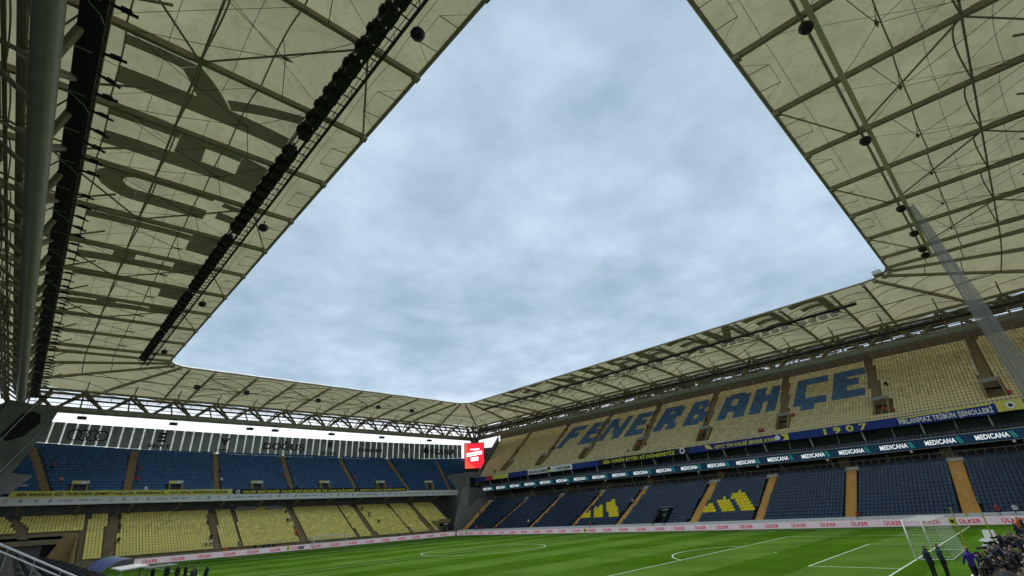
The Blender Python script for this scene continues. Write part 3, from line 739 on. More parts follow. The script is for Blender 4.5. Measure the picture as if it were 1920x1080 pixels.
class Tier:
    def __init__(s, T, M, o0, z0, slope, d, n, s0, s1):
        s.T, s.M, s.o0, s.z0, s.d, s.n, s.s0, s.s1 = T, M, o0, z0, d, n, s0, s1
        s.rise = slope*d; s.aisles = []; s.voms = []; s.cuts = []; s.endf = None
    def z(s, o): return s.z0+s.rise/s.d*(o-s.o0)
    def terrace(s, matn, name='terrace', under=True):
        m = MB()
        for i in range(s.n):
            o, z = s.o0+i*s.d, s.z0+i*s.rise
            iv = [(s.s0, s.endf(o+s.d/2) if s.endf else s.s1)]
            for (a, b, oa, ob) in s.voms+s.cuts:
                if oa-.01 < o+s.d/2 < ob+.01:
                    nv = []
                    for p, q in iv:
                        if b <= p or a >= q: nv.append((p, q)); continue
                        if a > p: nv.append((p, a))
                        if b < q: nv.append((b, q))
                    iv = nv
            for p, q in iv:
                m.quad(s.M(p, o, z), s.M(q, o, z), s.M(q, o+s.d, z), s.M(p, o+s.d, z))
                m.quad(s.M(p, o, z-s.rise), s.M(q, o, z-s.rise), s.M(q, o, z), s.M(p, o, z))
        if under:
            oe, ze = s.o0+s.n*s.d, s.z0+s.n*s.rise
            f0, f1 = (s.endf(s.o0), s.endf(oe)) if s.endf else (s.s1, s.s1); m.quad(s.M(s.s0, s.o0, s.z0-.9), s.M(f0, s.o0, s.z0-.9), s.M(f1, oe, ze-1.6), s.M(s.s0, oe, ze-1.6))
            for e in ((s.s0,) if s.endf else (s.s0, s.s1)): m.quad(s.M(e, s.o0, s.z0-.9), s.M(e, oe, ze-1.6), s.M(e, oe, ze), s.M(e, s.o0, s.z0-s.rise))
        return part(name, m, matn, s.T)
    def aisle(s, sb, st, w, matn, nosing=None, i0=0, seats=True, label=None):
        s.aisles.append((sb, st, w, i0))
        m = MB(); oe = s.o0+s.n*s.d
        for i in range(i0, s.n):
            o, z = s.o0+i*s.d, s.z0+i*s.rise; c = sb+(st-sb)*(i+.5)/s.n
            m.box(c-w/2, c+w/2, o-.02, o+s.d-.03, z-s.rise*.5-.01, z+.025, 0, s.M)
            m.box(c-w/2+.004, c+w/2-.004, o+s.d*.5, o+s.d-.004, z+.026, z+s.rise*.5, 0, s.M)
            if nosing:
                m.box(c-.16, c+.16, o+.012, o+.12, z+.027, z+.04, 1, s.M); m.box(c-.16, c+.16, o+s.d*.5+.012, o+s.d*.5+.12, z+s.rise*.5+.002, z+s.rise*.5+.014, 1, s.M)
        return part('stair', m, [matn]+([nosing] if nosing else []), s.T)
    def vomitory(s, c, w, oa, ob, wall, sign=None, zadd=1.0):
        s.voms.append((c-w/2-.25, c+w/2+.25, oa-.4, ob)); zf = s.z(oa)-.25; zt = s.z(ob)+zadd
        m = MB()
        for sg in (-1, 1):
            x0 = c+sg*w/2
            m.prism([s.M(x0, oa, zf-.6), s.M(x0, ob, zf-.6), s.M(x0, ob, zt), s.M(x0, oa, zf+1.0)], Vector(s.M(sg*.22, 0, 0)))
        o = part('vomitory', m, wall, s.T)
        m = MB(); m.box(c-w/2+.004, c+w/2-.004, oa, ob+1.5, zf-.1, zf, 0, s.M); m.box(c-w/2+.004, c+w/2-.004, ob+1.4, ob+1.5, zf, zt-.4, 0, s.M)
        part('passage', m, 'void', o)
        m = MB(); m.box(c-w/2-.3, c+w/2+.3, ob-.35, ob+.0, zt-.55, zt+.02, 0, s.M); part('lintel', m, sign or 'concrete', o)
        return o
    def seats(s, base, pitch=.5, special=None, smat=None, nnear=300, skip=None):
        P, K = [], []
        for i in range(s.n):
            o, z = s.o0+i*s.d, s.z0+i*s.rise
            n = int((s.s1-s.s0-.6)/pitch)
            for j in range(n):
                x = s.s0+.3+(j+.5)*pitch; bad = False
                for sb, st, w, i0 in s.aisles:
                    if i >= i0 and abs(x-(sb+(st-sb)*(i+.5)/s.n)) < w/2+.24: bad = True; break
                if bad: continue
                for a, b, oa, ob in s.voms+s.cuts:
                    if a-.25 < x < b+.25 and oa-.1 < o+s.d/2 < ob+.35: bad = True; break
                if bad or (s.endf and x > s.endf(o)-.4): continue
                P.append((x, o+.22, z)); K.append(1 if special and special(x, o+.4) else 0)
        P = np.array(P); K = np.array(K)
        wp = P[:, [1, 0, 2]] if s.M is XR else P
        dv = wp-np.array(CAM); dep = dv@np.array(_f)
        px = 960+FPX*(dv@np.array(r2))/np.maximum(dep, .1); vis = (dep > 1) & (px > 0) & (px < 1920)
        dist = np.where(vis, np.linalg.norm(dv, axis=1), 1e9)
        near = np.argsort(dist)[:nnear]; mask = np.ones(len(P), bool); mask[near] = False
        rot = Matrix.Rotation(-math.pi/2, 4, 'Z') if s.M is XR else Matrix.Identity(4)
        for i in near:
            w = wp[i]; link('seat', seat_mesh(smat if K[i] else base), s.T, Matrix.Translation(Vector((float(w[0]), float(w[1]), float(w[2]))))@rot)
        o = link('seat', mass_mesh('seat_rows', P[mask], K[mask], [base]+([smat] if smat else []), s.M), s.T); o['kind'] = 'stuff'
        return P

def inpoly(x, y, P):
    c = False; j = len(P)-1
    for i in range(len(P)):
        if (P[i][1] > y) != (P[j][1] > y) and x < (P[j][0]-P[i][0])*(y-P[i][1])/(P[j][1]-P[i][1])+P[i][0]: c = not c
        j = i
    return c

# ------------------------------------------------------------------ the long stand on the right
GR = thing('grandstand', (72, 45, 0), 'long stand opposite the camera with navy seats below and FENERBAHÇE letters above', 'grandstand')
RL = Tier(GR, XR, 72.0, 1.0, .65, .75, 15, -27, 108.4)
for sb, st, w in ((13.35, 13.5, 1.5), (-.37, -.1, 1.75), (38.6, 37.5, 1.6), (26.8, 26.2, 1.35), (55.2, 53.5, 1.3), (67.4, 65.4, 1.0), (80.7, 78.5, 1.15), (94.5, 91.2, 1.0), (106.2, 107.4, 2.4), (-13.6, -13.6, 1.5)):
    RL.aisle(sb, st, w, 'stair_orange', 'nosing')
RL.cuts.append((44.2, 46.6, 71.5, 75.6))
RL.terrace('terrace_navy', 'lower_terrace')
bars = [[(30.2, 74.6), (27.6, 74.6), (31.4, 79.6), (33.1, 78.3)], [(33.95, 74.6), (31.35, 74.6), (33.9, 78.1), (35.4, 76.9)], [(37.8, 74.6), (35.0, 74.6), (36.1, 76.5), (37.8, 75.6)]]
logo = lambda x, o: any(inpoly(x, o, b) or inpoly(x-28.7, o, b) for b in bars)
RL.seats('seat_navy', .5, logo, 'seat_logo')
m = MB(); m.box(71.86, 72.0, -27, 108.4, 0, 1.35); part('front_wall', m, 'white_paint', GR)
# players' gate with sloping glass sides, between the second and third stairs
m = MB()
for y in (44.1, 46.5): m.prism([(71.7, y, 0.2), (75.7, y, 2.9), (75.7, y, 3.9), (74.9, y, 4.0), (71.7, y, 1.6)], (0, .08, 0))
part('gate_side', m, 'glass_green', GR)
m = MB(); m.bar((71.9, 44.2, 1.6), (75.7, 44.2, 4.1), .06, .06); m.bar((71.9, 46.5, 1.6), (75.7, 46.5, 4.1), .06, .06); m.bar((75.7, 44.2, 4.1), (75.7, 46.5, 4.1), .08, .08); m.box(75.8, 75.9, 44.3, 46.5, 1.2, 3.7)
part('gate_frame', m, 'rail_dull', GR)
# rail and concourse behind the lower tier
OB, ZB = 83.25, 8.31
m = MB(); m.box(OB, OB+.25, -27, 108.4, ZB-.6, ZB+.16); part('ledge', m, 'ribbon_white', GR)
m = MB(); m.bar((OB+.12, -27, ZB+1.05), (OB+.12, 108.4, ZB+1.05), .06, .06); m.bar((OB+.12, -27, ZB+.32), (OB+.12, 108.4, ZB+.32), .05, .05)
for i in range(123): m.bar((OB+.12, -27+1.1*i, ZB+.16), (OB+.12, -27+1.1*i, ZB+1.05), .05, .05)
part('railing', m, 'lamp_body', GR)
m = MB(); m.box(OB+.26, 92, -27, 108.4, ZB-.5, ZB-.3); m.box(92, 92.3, -27, 108.4, ZB-.3, 15.5); part('concourse', m, 'concrete_dark', GR)
for y in (14.6, 0.6, 36.8, 53.2, 65.0, 78.2, 91, -13.4):
    m = MB(); m.box(84.6, 86.0, y-.75, y+.75, ZB-.3, 10.0); part('concourse_pillar', m, 'terrace_tan', GR)
for i in range(17):
    m = MB(); m.bar((83.9, -24.5+8.1*i, ZB), (82.2, -24.5+8.1*i, 10.2), .18, .28); part('raker', m, 'rail_dull', GR)
# LED ribbon with the box tier above it
zr = lambda y: 10.75+0.011*max(0, min(70, y-12))
YS = [-27+7.5*i for i in range(19)]
m = MB()
for a, b in zip(YS, YS[1:]):
    m.prism([(80.6, a, zr(a)-.62), (80.6, b, zr(b)-.62), (80.6, b, zr(b)+.62), (80.6, a, zr(a)+.62)], (.3, 0, 0))
RIB = part('led_ribbon', m, 'led_navy', GR)
m = MB()
for a, b in zip(YS, YS[1:]):
    m.bar((80.55, a, zr(a)+.70), (80.55, b, zr(b)+.70), .35, .10); m.bar((80.7, a, zr(a)-.72), (80.7, b, zr(b)-.72), .3, .06)
part('ribbon_trim', m, 'rail_dull', RIB)
yc = [0.16+5.83*k for k in range(-4, 19)]
for k, y in enumerate(yc):
    lettering('MEDICANA', (80.575, y+.25, zr(y)), (0, -1, 0), ZUP, 3.65, .70, 'led_white', RIB, 0.02)
    m = MB()
    for q in (0, .28):
        m.prism([(80.585, y-1.95-q, zr(y)-.5), (80.585, y-2.05-q, zr(y)-.45), (80.585, y-1.75-q, zr(y)+.45), (80.585, y-1.65-q, zr(y)+.45)], (-.006, 0, 0))
    part('ribbon_mark', m, 'led_teal', RIB)
m = MB()
for a, b in zip(YS, YS[1:]): m.quad((80.9, a, zr(a)-.6), (80.9, b, zr(b)-.6), (92, b, zr(b)-.5), (92, a, zr(a)-.5))
part('box_floor', m, 'concrete_dark', GR)
for i in range(9):
    m = MB(); y = 4.3+11.7*(i-1); m.box(80.7, 81.0, y-.16, y+.16, zr(y)-1.1, zr(y)-.72); part('ribbon_lamp', m, 'lamp_glass', GR)
# seats on the box balcony
SB = Tier(GR, XR, 81.4, 11.35, .5, .8, 2, -27, 108.4); 
P = []
for i in range(2):
    for j in range(236): P.append((-26+j*.57, 81.3+.85*i, 11.0+.45*i+(zr(-26+j*.57)-10.75)))
o = link('balcony_seat', mass_mesh('balcony_seats', np.array(P), np.zeros(len(P), int), ['seat_dark'], XR), GR); o['kind'] = 'stuff'
# glass fronts of the boxes
ZG0, ZG1 = 11.6, 13.9
for i in range(34):
    y = -26+4.0*i
    m = MB(); m.box(83.6, 83.64, y+.07, y+3.93, ZG0, ZG1-.02); part('glass_pane', m, 'glass_green', GR)
m = MB()
for i in range(35):
    y = -26+4.0*i; m.bar((83.5, y, ZG0-.4), (82.1, y-.02, ZG1), .2, .3) if i % 2 else m.bar((83.56, y, ZG0-.4), (83.56, y, ZG1), .1, .1)
part('mullion', m, 'lamp_body', GR)
m = MB(); m.bar((83.5, -27, 12.1), (83.5, 108.4, 12.1), .08, .16); m.box(83.66, 83.9, -27, 108.4, ZG0-.6, ZG1); part('sill', m, 'concrete_dark', GR)
# upper tier
RU = Tier(GR, XR, 82.0, 14.8, .7, .8, 25, -27, 122.5); RU.endf = lambda o: 111.5+(o-82)*.55
vy = [101.8, 87.3, 71.6, 55.0, 38.85, 22.56, 6.5, -7.92]
for y in vy: RU.vomitory(y, 1.9, 83.9, 87.2, 'vomitory_tan', 'concrete', 1.1)
for sb, st in ((102.4, 106.7), (86.4, 89.3), (70.9, 73.2), (54.4, 56.8), (39.2, 40.6), (22.4, 24.2), (6.7, 8.1), (-7.7, -8.1), (-22, -22)):
    dz = (st-sb)*.45; RU.aisle(sb-dz*.5, st, 1.25, 'stair_tan', None, 7)
    m = MB(); s_ = 1
    part('handrail', (lambda mm: (mm.bar((87.6, sb+.7, RU.z(87.6)+.95), (101, st+.7, RU.z(101)+.95), .06, .06), [mm.bar((87.6+1.9*q, sb+.7+(st-sb)*q/7, RU.z(87.6+1.9*q)), (87.6+1.9*q, sb+.7+(st-sb)*q/7, RU.z(87.6+1.9*q)+.95), .05, .05) for q in range(8)], mm)[-1])(m), 'roof_steel', GR)
RU.terrace('terrace_tan', 'upper_terrace')
FNT = {
 'F': ['11111', '11111', '11000', '11110', '11110', '11000', '11000', '11000'],
 'E': ['11111', '11111', '11000', '11110', '11110', '11000', '11111', '11111'],
 'N': ['11011', '11011', '11111', '11111', '11111', '11111', '11011', '11011'],
 'R': ['11110', '11111', '11011', '11111', '11110', '11110', '11011', '11011'],
 'B': ['11110', '11111', '11011', '11110', '11111', '11011', '11111', '11110'],
 'A': ['01110', '11111', '11011', '11011', '11111', '11111', '11011', '11011'],
 'H': ['11011', '11011', '11011', '11111', '11111', '11011', '11011', '11011'],
 'C': ['11111', '11111', '11000', '11000', '11000', '11000', '11111', '11111']}
LET = [('F', 85.9, 79.6), ('E', 77.9, 71.3), ('N', 70.6, 63.9), ('E', 62.3, 56.6), ('R', 53.8, 47.6), ('B', 45.9, 40.6), ('A', 37.5, 31.4), ('H', 30.2, 24.6), ('C', 21.5, 15.5), ('E', 14.1, 8.6)]
def fen(x, o):
    for ch, a, b in LET:
        if b <= x <= a:
            if ch == 'C' and 88.1 < o < 89.8: return 17.2 < x < 19.6
            r = (o-89.8)/(100.0-89.8)
            if 0 <= r < 1:
                if ch == 'N':
                    q = (a-x)/(a-b); return q < .27 or q > .73 or abs(q-(1-r)*.75-.12) < .15
                return FNT[ch][7-int(r*8)][min(4, int((a-x)/(a-b)*5))] == '1'
    return False
RU.seats('seat_cream', .5, fen, 'seat_letter')
m = MB(); m.box(81.5, 82.0, -27, 111.5, 13.85, 15.15); m.box(82.0, 83.6, -27, 111.5, 13.9, 14.1); FAS = part('balcony_front', m, 'banner_blue', GR)
m = MB(); m.bar((81.9, -27, 15.6), (81.9, 111.5, 15.6), .05, .05)
for i in range(70): m.bar((81.9, -27+2*i, 15.1), (81.9, -27+2*i, 15.6), .04, .04)
part('railing', m, 'rail_dull', GR)
m = MB(); m.box(102.05, 102.3, -27, 122.3, 24, 31.2); m.box(82, 101.6, 111.5, 111.9, 13, 14.6); part('back_wall', m, 'mud', GR)
m = MB()
for i in range(46):
    y = -26+3*i; m.bar((101.2, y, 28), (100.4, y, 31.6), .14, .14); 
    if i % 2: m.bar((101.2, y, 30.6), (101.2, y+3, 31.8), .1, .1)
m.bar((100.8, -27, 30.9), (100.8, 111, 30.9), .18, .25); m.bar((100.4, -27, 31.6), (100.4, 111, 31.6), .14, .2)
part('parapet_frame', m, 'roof_steel', GR)
m = MB(); m.prism([(82, 111.75, 13), (101.6, 122.5, 13), (101.6, 122.5, 30.2), (82, 111.75, 15.5)], (-.2, .35, 0)); m.prism([(70.9, 108.4, 0), (83.6, 108.4, 0), (83.6, 108.4, 10.4), (80.5, 108.4, 9.6), (70.9, 108.4, 2.6)], (0, .4, 0))
m.box(82.8, 92.3, 108.42, 108.8, 7.5, 15.2); part('end_wall', m, 'stand_grey', GR)

# ------------------------------------------------------------------ the stand behind the far goal
GE = thing('grandstand', (34, 110, 0), 'stand behind the far goal with blue seats over yellow seats', 'grandstand')
EL = Tier(GE, YE, 110.0, 1.25, .585, .8, 16, -22, 73.5)
for sb, st, w, mt in ((-4.25, -3.74, 1.6, 'stair_tan'), (13.1, 13.37, 1.1, 'stair_tan'), (30.25, 30.5, 1.15, 'stair_tan'), (47.76, 47.36, 1.2, 'stair_tan'), (64.7, 65.1, 1.2, 'stair_tan')):
    EL.aisle(sb, st, w, mt)
for sb, st in ((17.4, 17.8), (43.2, 43.0), (58.2, 57.9), (-8.3, -7.8)):
    EL.aisle(sb, st, .32, 'stair_tan')
EL.aisle(-12.6, -18.4, 1.3, 'stair_tan', None, 9)
EL.cuts += [(-22, -8.55, 109, 117.4), (67.2, 73.5, 109, 113.6)]
EL.terrace('terrace_tan', 'lower_terrace', False)
EL.seats('seat_yellow', .5)
m = MB(); m.box(-8.3, 73.5, 109.8, 109.98, 0, 1.3); part('front_wall', m, 'terrace_tan', GE)
m = MB()
for i in range(36): m.bar((-4+2.1*i, 109.9, 1.3), (-4+2.1*i, 109.9, 2.3), .04, .04)
m.bar((-4, 109.9, 2.3), (69.6, 109.9, 2.3), .05, .05); m.bar((-4, 109.9, 1.8), (69.6, 109.9, 1.8), .04, .04)
part('railing', m, 'nosing', GE)
m = MB(); m.box(-22, -9.0, 117.2, 117.6, 4.2, 5.9); part('gallery_front', m, 'terrace_tan', GE)
m = MB(); m.prism([(-13.0, 117.19, 0), (-9.0, 117.19, 0), (-9.0, 117.19, 5.88), (-10.6, 117.19, 5.88)], (0, .3, 0)); m.prism([(-9.0, 110, 0), (-9.0, 117.2, 0), (-9.0, 117.2, 5.6), (-9.0, 110, 1.2)], (.3, 0, 0))
part('ramp_wall', m, 'vomitory_tan', GE)
m = MB(); m.box(-22, -13.1, 119.5, 119.6, 0, 4.6); part('tunnel', m, 'stand_grey', GE)
# exit at the right end of the lower tier
m = MB(); m.box(67.3, 69.4, 113.6, 113.9, 0, 3.9); m.box(69.4, 73.4, 113.55, 113.9, 3.3, 4.3); m.prism([(67.2, 110, 1.2), (67.2, 113.6, 3.9), (67.2, 113.6, 0), (67.2, 110, 0)], (.25, 0, 0)); X_ = part('exit', m, 'vomitory_tan', GE)
m = MB(); m.box(69.4, 73.4, 114.6, 114.7, 0, 3.3); part('passage', m, 'void', X_)
m = MB(); m.box(70.8, 72.3, 113.4, 113.52, 2.75, 3.05); part('exit_lamp', m, 'lamp_glass', X_)
m = MB(); m.box(70.0, 70.9, 114.5, 114.58, 0, 2.5); part('door', m, 'glass_green', X_)
# soffit, white ribbon, upper tier
EU = Tier(GE, YE, 118.0, 12.2, .75, .8, 17, -24, 93)
for x in (-10.6, 4.97, 21.2, 37.5, 53.5, 69.6):
    v = EU.vomitory(x, 2.0, 118.35, 119.95, 'vomitory_tan', 'ribbon_white', 1.25)
    m = MB(); z = EU.z(119.95)+1.25; m.box(x-1.2, x+.05, 119.585, 119.598, z-.5, z-.02); part('sign', m, 'banner_yellow', v)
for sb, st, w in ((-14.7, -19.3, 1.3), (-3.2, -2.3, 1.45), (12.8, 13.9, 1.1), (29.1, 29.9, 1.1), (45.8, 46.1, 1.1), (61.9, 61.8, 1.1), (76.2, 80.5, 1.1)):
    EU.aisle(sb, st, w, 'stair_tan')
EU.terrace('terrace_blue', 'upper_terrace')
EU.seats('seat_blue', .5)
m = MB(); m.box(-24, 79, 117.5, 118.0, 10.65, 12.15); WR = part('fascia', m, 'ribbon_white', GE)
def chevron(x, z, c, h):
    m = MB()
    if c == 0: m.prism([(x-h*.6, 117.485, z+h*.45), (x, 117.485, z-h*.5), (x+h*.6, 117.485, z+h*.45), (x, 117.485, z)], (0, -.006, 0))
    elif c == 1:
        for q in (-.3, 0, .3): m.box(x-h*.45, x+h*.45, 117.479, 117.485, z+q*h-h*.1, z+q*h+h*.1)
    elif c == 2:
        for i in range(14):
            a, b = 2*math.pi*i/14, 2*math.pi*(i+1)/14; f = lambda t, r: (x+r*math.cos(t), 117.484, z+r*math.sin(t))
            m.quad(f(a, h*.34), f(b, h*.34), f(b, h*.5), f(a, h*.5))
    elif c == 3: m.box(x-h*1.2, x+h*1.2, 117.479, 117.485, z-h*.14, z+h*.14)
    else: m.prism([(x-h*.4, 117.485, z-h*.5), (x+h*.1, 117.485, z-h*.5), (x+h*.4, 117.485, z+h*.5), (x-h*.1, 117.485, z+h*.3)], (0, -.006, 0))
    part('sponsor_mark', m, 'print_grey', WR)
x = -20.0; k = 0
while x < 77:
    c = k % 7
    if c == 4: lettering('DOĞUŞ', (x+.2, 117.484, 11.35), (1, 0, 0), ZUP, 2.1, .46, 'print_grey', WR, 0.03); x += 2.6
    elif c == 6: lettering('SEAT', (x, 117.484, 11.35), (1, 0, 0), ZUP, 1.5, .36, 'print_grey', WR, 0.01); x += 2.3
    else: chevron(x, 11.4, {0: 2, 1: 1, 2: 0, 3: 4, 5: 3}[c], .62); x += 1.95
    k += 1
m = MB(); m.box(-22, 80, 123.4, 123.7, 0, 12.4); part('back_wall', m, 'concrete_dark', GE)
for i in range(12):
    m = MB(); m.bar((-18+8.2*i, 123, 9), (-18+8.2*i, 117.9, 11.0), .35, .5); part('cantilever', m, 'terrace_tan', GE)
m = MB(); m.box(18.5, 28.5, 122.2, 122.3, 8.2, 9.5); m.box(22.6, 24.6, 122.18, 122.2, 8.5, 9.3, 1); part('press_window', m, ['window_panel', 'banner_yellow'], GE)
# leaning windscreen of glass panels along the top
PX0, PW, NP = -19.45, 1.985, 56
ztop = lambda x: 27.1+0.00020*(x-30)**2; zbot = lambda x: 22.0+0.00040*(x-36)**2
PY = 131.75
for i in range(NP):
    x = PX0+PW*i
    m = MB(); m.prism([(x+.06, PY, zbot(x)+.05), (x+PW-.06, PY, zbot(x)+.05), (x+PW-.06, PY+.02, ztop(x)), (x+.06, PY+.02, ztop(x))], (0, .05, 0)); part('glass_panel', m, 'window_panel', GE)
m = MB()
for i in range(NP+1):
    x = PX0+PW*i; m.box(x-.19, x+.19, PY-.05, PY+.06, zbot(x), ztop(x)+.08)
m2 = MB()
for i in range(NP):
    x = PX0+PW*i; m2.bar((x, PY-.05, zbot(x)), (x+PW, PY-.05, zbot(x+PW)), .06, .24)
part('panel_sill', m2, 'frame_white', GE)
part('panel_frame', m, 'frame_white', GE)
m = MB()
for i in range(-2, NP+1):
    x = PX0+PW*i; m.prism([(x, 131.62, 20.5), (x+PW, 131.62, 20.5), (x+PW, 131.62, zbot(x+PW)+.02), (x, 131.62, zbot(x)+.02)], (0, .06, 0))
part('rear_wall', m, 'seat_blue', GE)
def px_(body, x, z, w, h, faint=False, bold=.03): lettering(body, (x, PY-.09, z), (1, 0, 0), ZUP, w, h, 'print_panel_faint' if faint else 'print_panel', GE, bold, 0, 'panel_print')
for q, cx in enumerate((-13.5, -12.0, -10.5, -9.0)):
    RG = MB()
    for i in range(24):
        a, b = 2*math.pi*i/24, 2*math.pi*(i+1)/24; f = lambda t, r: (cx+r*math.cos(t), PY-.09-.004*q, 25.1+r*math.sin(t))
        RG.quad(f(a, .95), f(b, .95), f(b, 1.2), f(a, 1.2))
    part('panel_print', RG, 'print_panel', GE)
for q, zz in enumerate((26.3, 25.5, 24.7)):
    m = MB(); m.prism([(1.2+.25*(q % 2), PY-.1, zz-.3), (3.0+.25*(q % 2), PY-.1, zz-.3), (3.0-.3*(q == 1), PY-.1, zz+.2), (1.5-.3*(q == 1), PY-.1, zz+.25)], (0, .01, 0)); part('panel_print', m, 'print_panel', GE)
px_('SEAT', 2.0, 23.5, 4.6, .75)
m = MB(); m.prism([(14.2, PY-.1, 26.3), (15.5, PY-.1, 25.6), (16.8, PY-.1, 26.3), (15.5, PY-.1, 24.1)], (0, .01, 0)); part('panel_print', m, 'print_panel', GE)
px_('CUPRA', 15.4, 23.1, 3.4, .5)
px_('DOĞUŞ', 30.3, 24.6, 11.0, 2.9)
m = MB(); m.prism([(42.3, PY-.1, 26.4), (43.7, PY-.1, 26.4), (43.4, PY-.1, 24.9), (42.6, PY-.1, 24.9)], (0, .01, 0)); part('panel_print', m, 'print_panel', GE); px_('SKODA', 43.0, 23.3, 4.4, .8)
px_('PORSCHE', 56.0, 24.6, 8.0, 1.0); px_('VW', 68.7, 24.8, 2.2, 2.0, True); px_('SCANIA', 83.6, 25.2, 10.4, 1.8)
m = MB(); m.poly([(76.6+1.1*math.cos(2*math.pi*q/14), PY-.1, 25.3+1.1*math.sin(2*math.pi*q/14)) for q in range(14)]); part('panel_print', m, 'print_panel', GE)
# mast lines that hold the panels
m = MB()
for x in (22.5, 26.3, 30, 33.6, 37, 40.6, 44): m.tube([(x, 131.9, 27), (x+.1, 124.2, 29)], 0.035, 4)
part('stay_cable', m, 'dark_steel', GE)

# supporters' banners on both balconies
def banner(x0, x1, z0, z1, plane, cloth, txt, ink, label, shear=.1, txtw=.9, txth=.62, off=0, ground=None):
    """a cloth hung on a balcony: plane 'E' (faces -Y) or 'R' (faces -X)"""
    m = MB(); n = max(4, int(abs(x1-x0)/.9))
    if plane == 'E': m.grid(lambda u, v: (x0+(x1-x0)*u, 117.42+.02*math.sin(u*n*1.9), z0+(z1-z0)*v+.03*math.sin(u*n)), n, 2); c = (x0+(x1-x0)*(.5+off), 117.36, (z0+z1)/2); xd = (1, 0, 0)
    else: m.grid(lambda u, v: (81.42+.02*math.sin(u*n*1.9), x0+(x1-x0)*u, z0+(z1-z0)*v+.03*math.sin(u*n)), n, 2); c = (81.36, x0+(x1-x0)*(.5+off), (z0+z1)/2); xd = (0, -1, 0)
    o = solo('supporter_banner', m, cloth, label, 'banner', 'supporters banners on the balconies')
    if txt: lettering(txt, c, xd, ZUP, abs(x1-x0)*txtw, (z1-z0)*txth, ink, o, 0.02, shear)
    return o
banner(-19.8, 15.6, 11.95, 13.0, 'E', 'banner_yellow', 'SEN SAHADA BİZ TRİBÜNDE ŞAMPİYONLUĞA FENERBAHÇE... OLD GENÇ FENERBAHÇELİLER', 'print_dark', 'long yellow banner with dark capitals on the left of the far balcony', .2, .95, .8)
b_ = banner(16.0, 45.5, 12.0, 12.95, 'E', 'banner_black', 'YALNIZ SENİ SEVDİK YALNIZ SENİ BİLDİK BİR TEK SANA BAĞLANDIK', 'print_yellow', 'dark banner with yellow capitals in the middle of the far balcony', .15, .92, .8, .02)
banner(45.9, 60.5, 12.0, 12.9, 'E', 'banner_black', 'ANADOLU GENÇ FENERBAHÇELİLER', 'print_yellow', 'short dark banner with yellow capitals on the right of the far balcony', .15, .95, .8)
def disc(x, z, r, plane, matn, par, off=0.0):
    m = MB(); p = []
    for i in range(18):
        a = 2*math.pi*i/18
        p.append((x+r*math.cos(a), 117.35-off, z+r*math.sin(a)) if plane == 'E' else (81.35-off, x+r*math.cos(a), z+r*math.sin(a)))
    m.poly(p); part('emblem', m, matn, par)
disc(16.8, 12.47, .42, 'E', 'print_white', b_); disc(16.8, 12.47, .24, 'E', 'print_dark', b_, .006)
ZF0, ZF1 = 13.95, 15.2
o = banner(103.8, 97.0, ZF0, ZF1-.1, 'R', 'banner_yellow', '', None, 'short yellow banner near the red screen end of the upper balcony')
o = banner(106.8, 104.0, ZF0-.05, ZF1-.1, 'R', 'banner_red', '', None, 'small red banner beside the yellow one at the far end of the balcony')
o = banner(89.0, 73.0, ZF0-.05, ZF1+.05, 'R', 'banner_white', 'GÖLGESİ     YETER', 'print_dark', 'white banner reading GÖLGESİ YETER on the upper balcony', .2, .93, .62)
disc(81.0, 14.65, .62, 'R', 'print_dark', o); m = MB(); m.box(81.34, 81.345, 80.3, 81.7, 14.05, 14.5); part('emblem', m, 'print_yellow', o)
o = banner(64.6, 40.8, ZF0-.05, ZF1-.05, 'R', 'banner_black', 'BİR YEMİN ETTİK Kİ DÖNEMEYİZ', 'print_yellow', 'black banner reading BİR YEMİN ETTİK Kİ DÖNEMEYİZ in yellow', .1, .80, .72, -.04)
disc(42.4, 14.6, .62, 'R', 'print_white', o); disc(42.4, 14.6, .34, 'R', 'print_dark', o, .006)
o = banner(37.5, 21.0, ZF0-.1, ZF1-.05, 'R', 'banner_violet', "GFYL' ÜN KALBİ SENDE ATAR", 'print_yellow', 'violet banner reading KALBİ SENDE ATAR in pale yellow', .15, .72, .66, 0)
m = MB(); m.prism([(81.35, 37.3, 15.0), (81.35, 36.4, 15.0), (81.35, 35.6, 14.1), (81.35, 37.0, 14.3)], (-.006, 0, 0)); m.prism([(81.35, 22.5, 15.0), (81.35, 21.1, 15.1), (81.35, 21.1, 14.0), (81.35, 22.2, 14.0), (81.35, 21.7, 14.5)], (-.006, 0, 0)); part('emblem', m, 'print_yellow', o)
disc(23.0, 14.55, .45, 'R', 'print_white', o)
o = banner(20.6, 5.0, ZF0-.15, ZF1-.1, 'R', 'banner_blue', '1 9 0 7', 'print_yellow', 'plain blue cloth with yellow figures 1907 on the upper balcony', 0, .42, .8, .05)
o = banner(4.6, -7.0, ZF0-.25, ZF1-.2, 'R', 'banner_blue', 'PIRLANMAZ TRİBÜN ŞENOLLERİ', 'print_white', 'dark banner of large white brush letters at the net end of the balcony', .0, .97, .92)
m = MB(); m.grid(lambda u, v: (81.405, 4.5-11.3*u, 14.78+.22*v+.25*u), 10, 1); part('cloth_strip', m, 'banner_yellow', o)
o = banner(-7.3, -10.2, ZF0-.1, ZF1+.1, 'R', 'banner_yellow', '', None, 'square yellow banner with a white round emblem next to the net'); disc(-8.8, 14.6, .5, 'R', 'print_white', o); disc(-8.8, 14.6, .25, 'R', 'print_dark', o, .006)

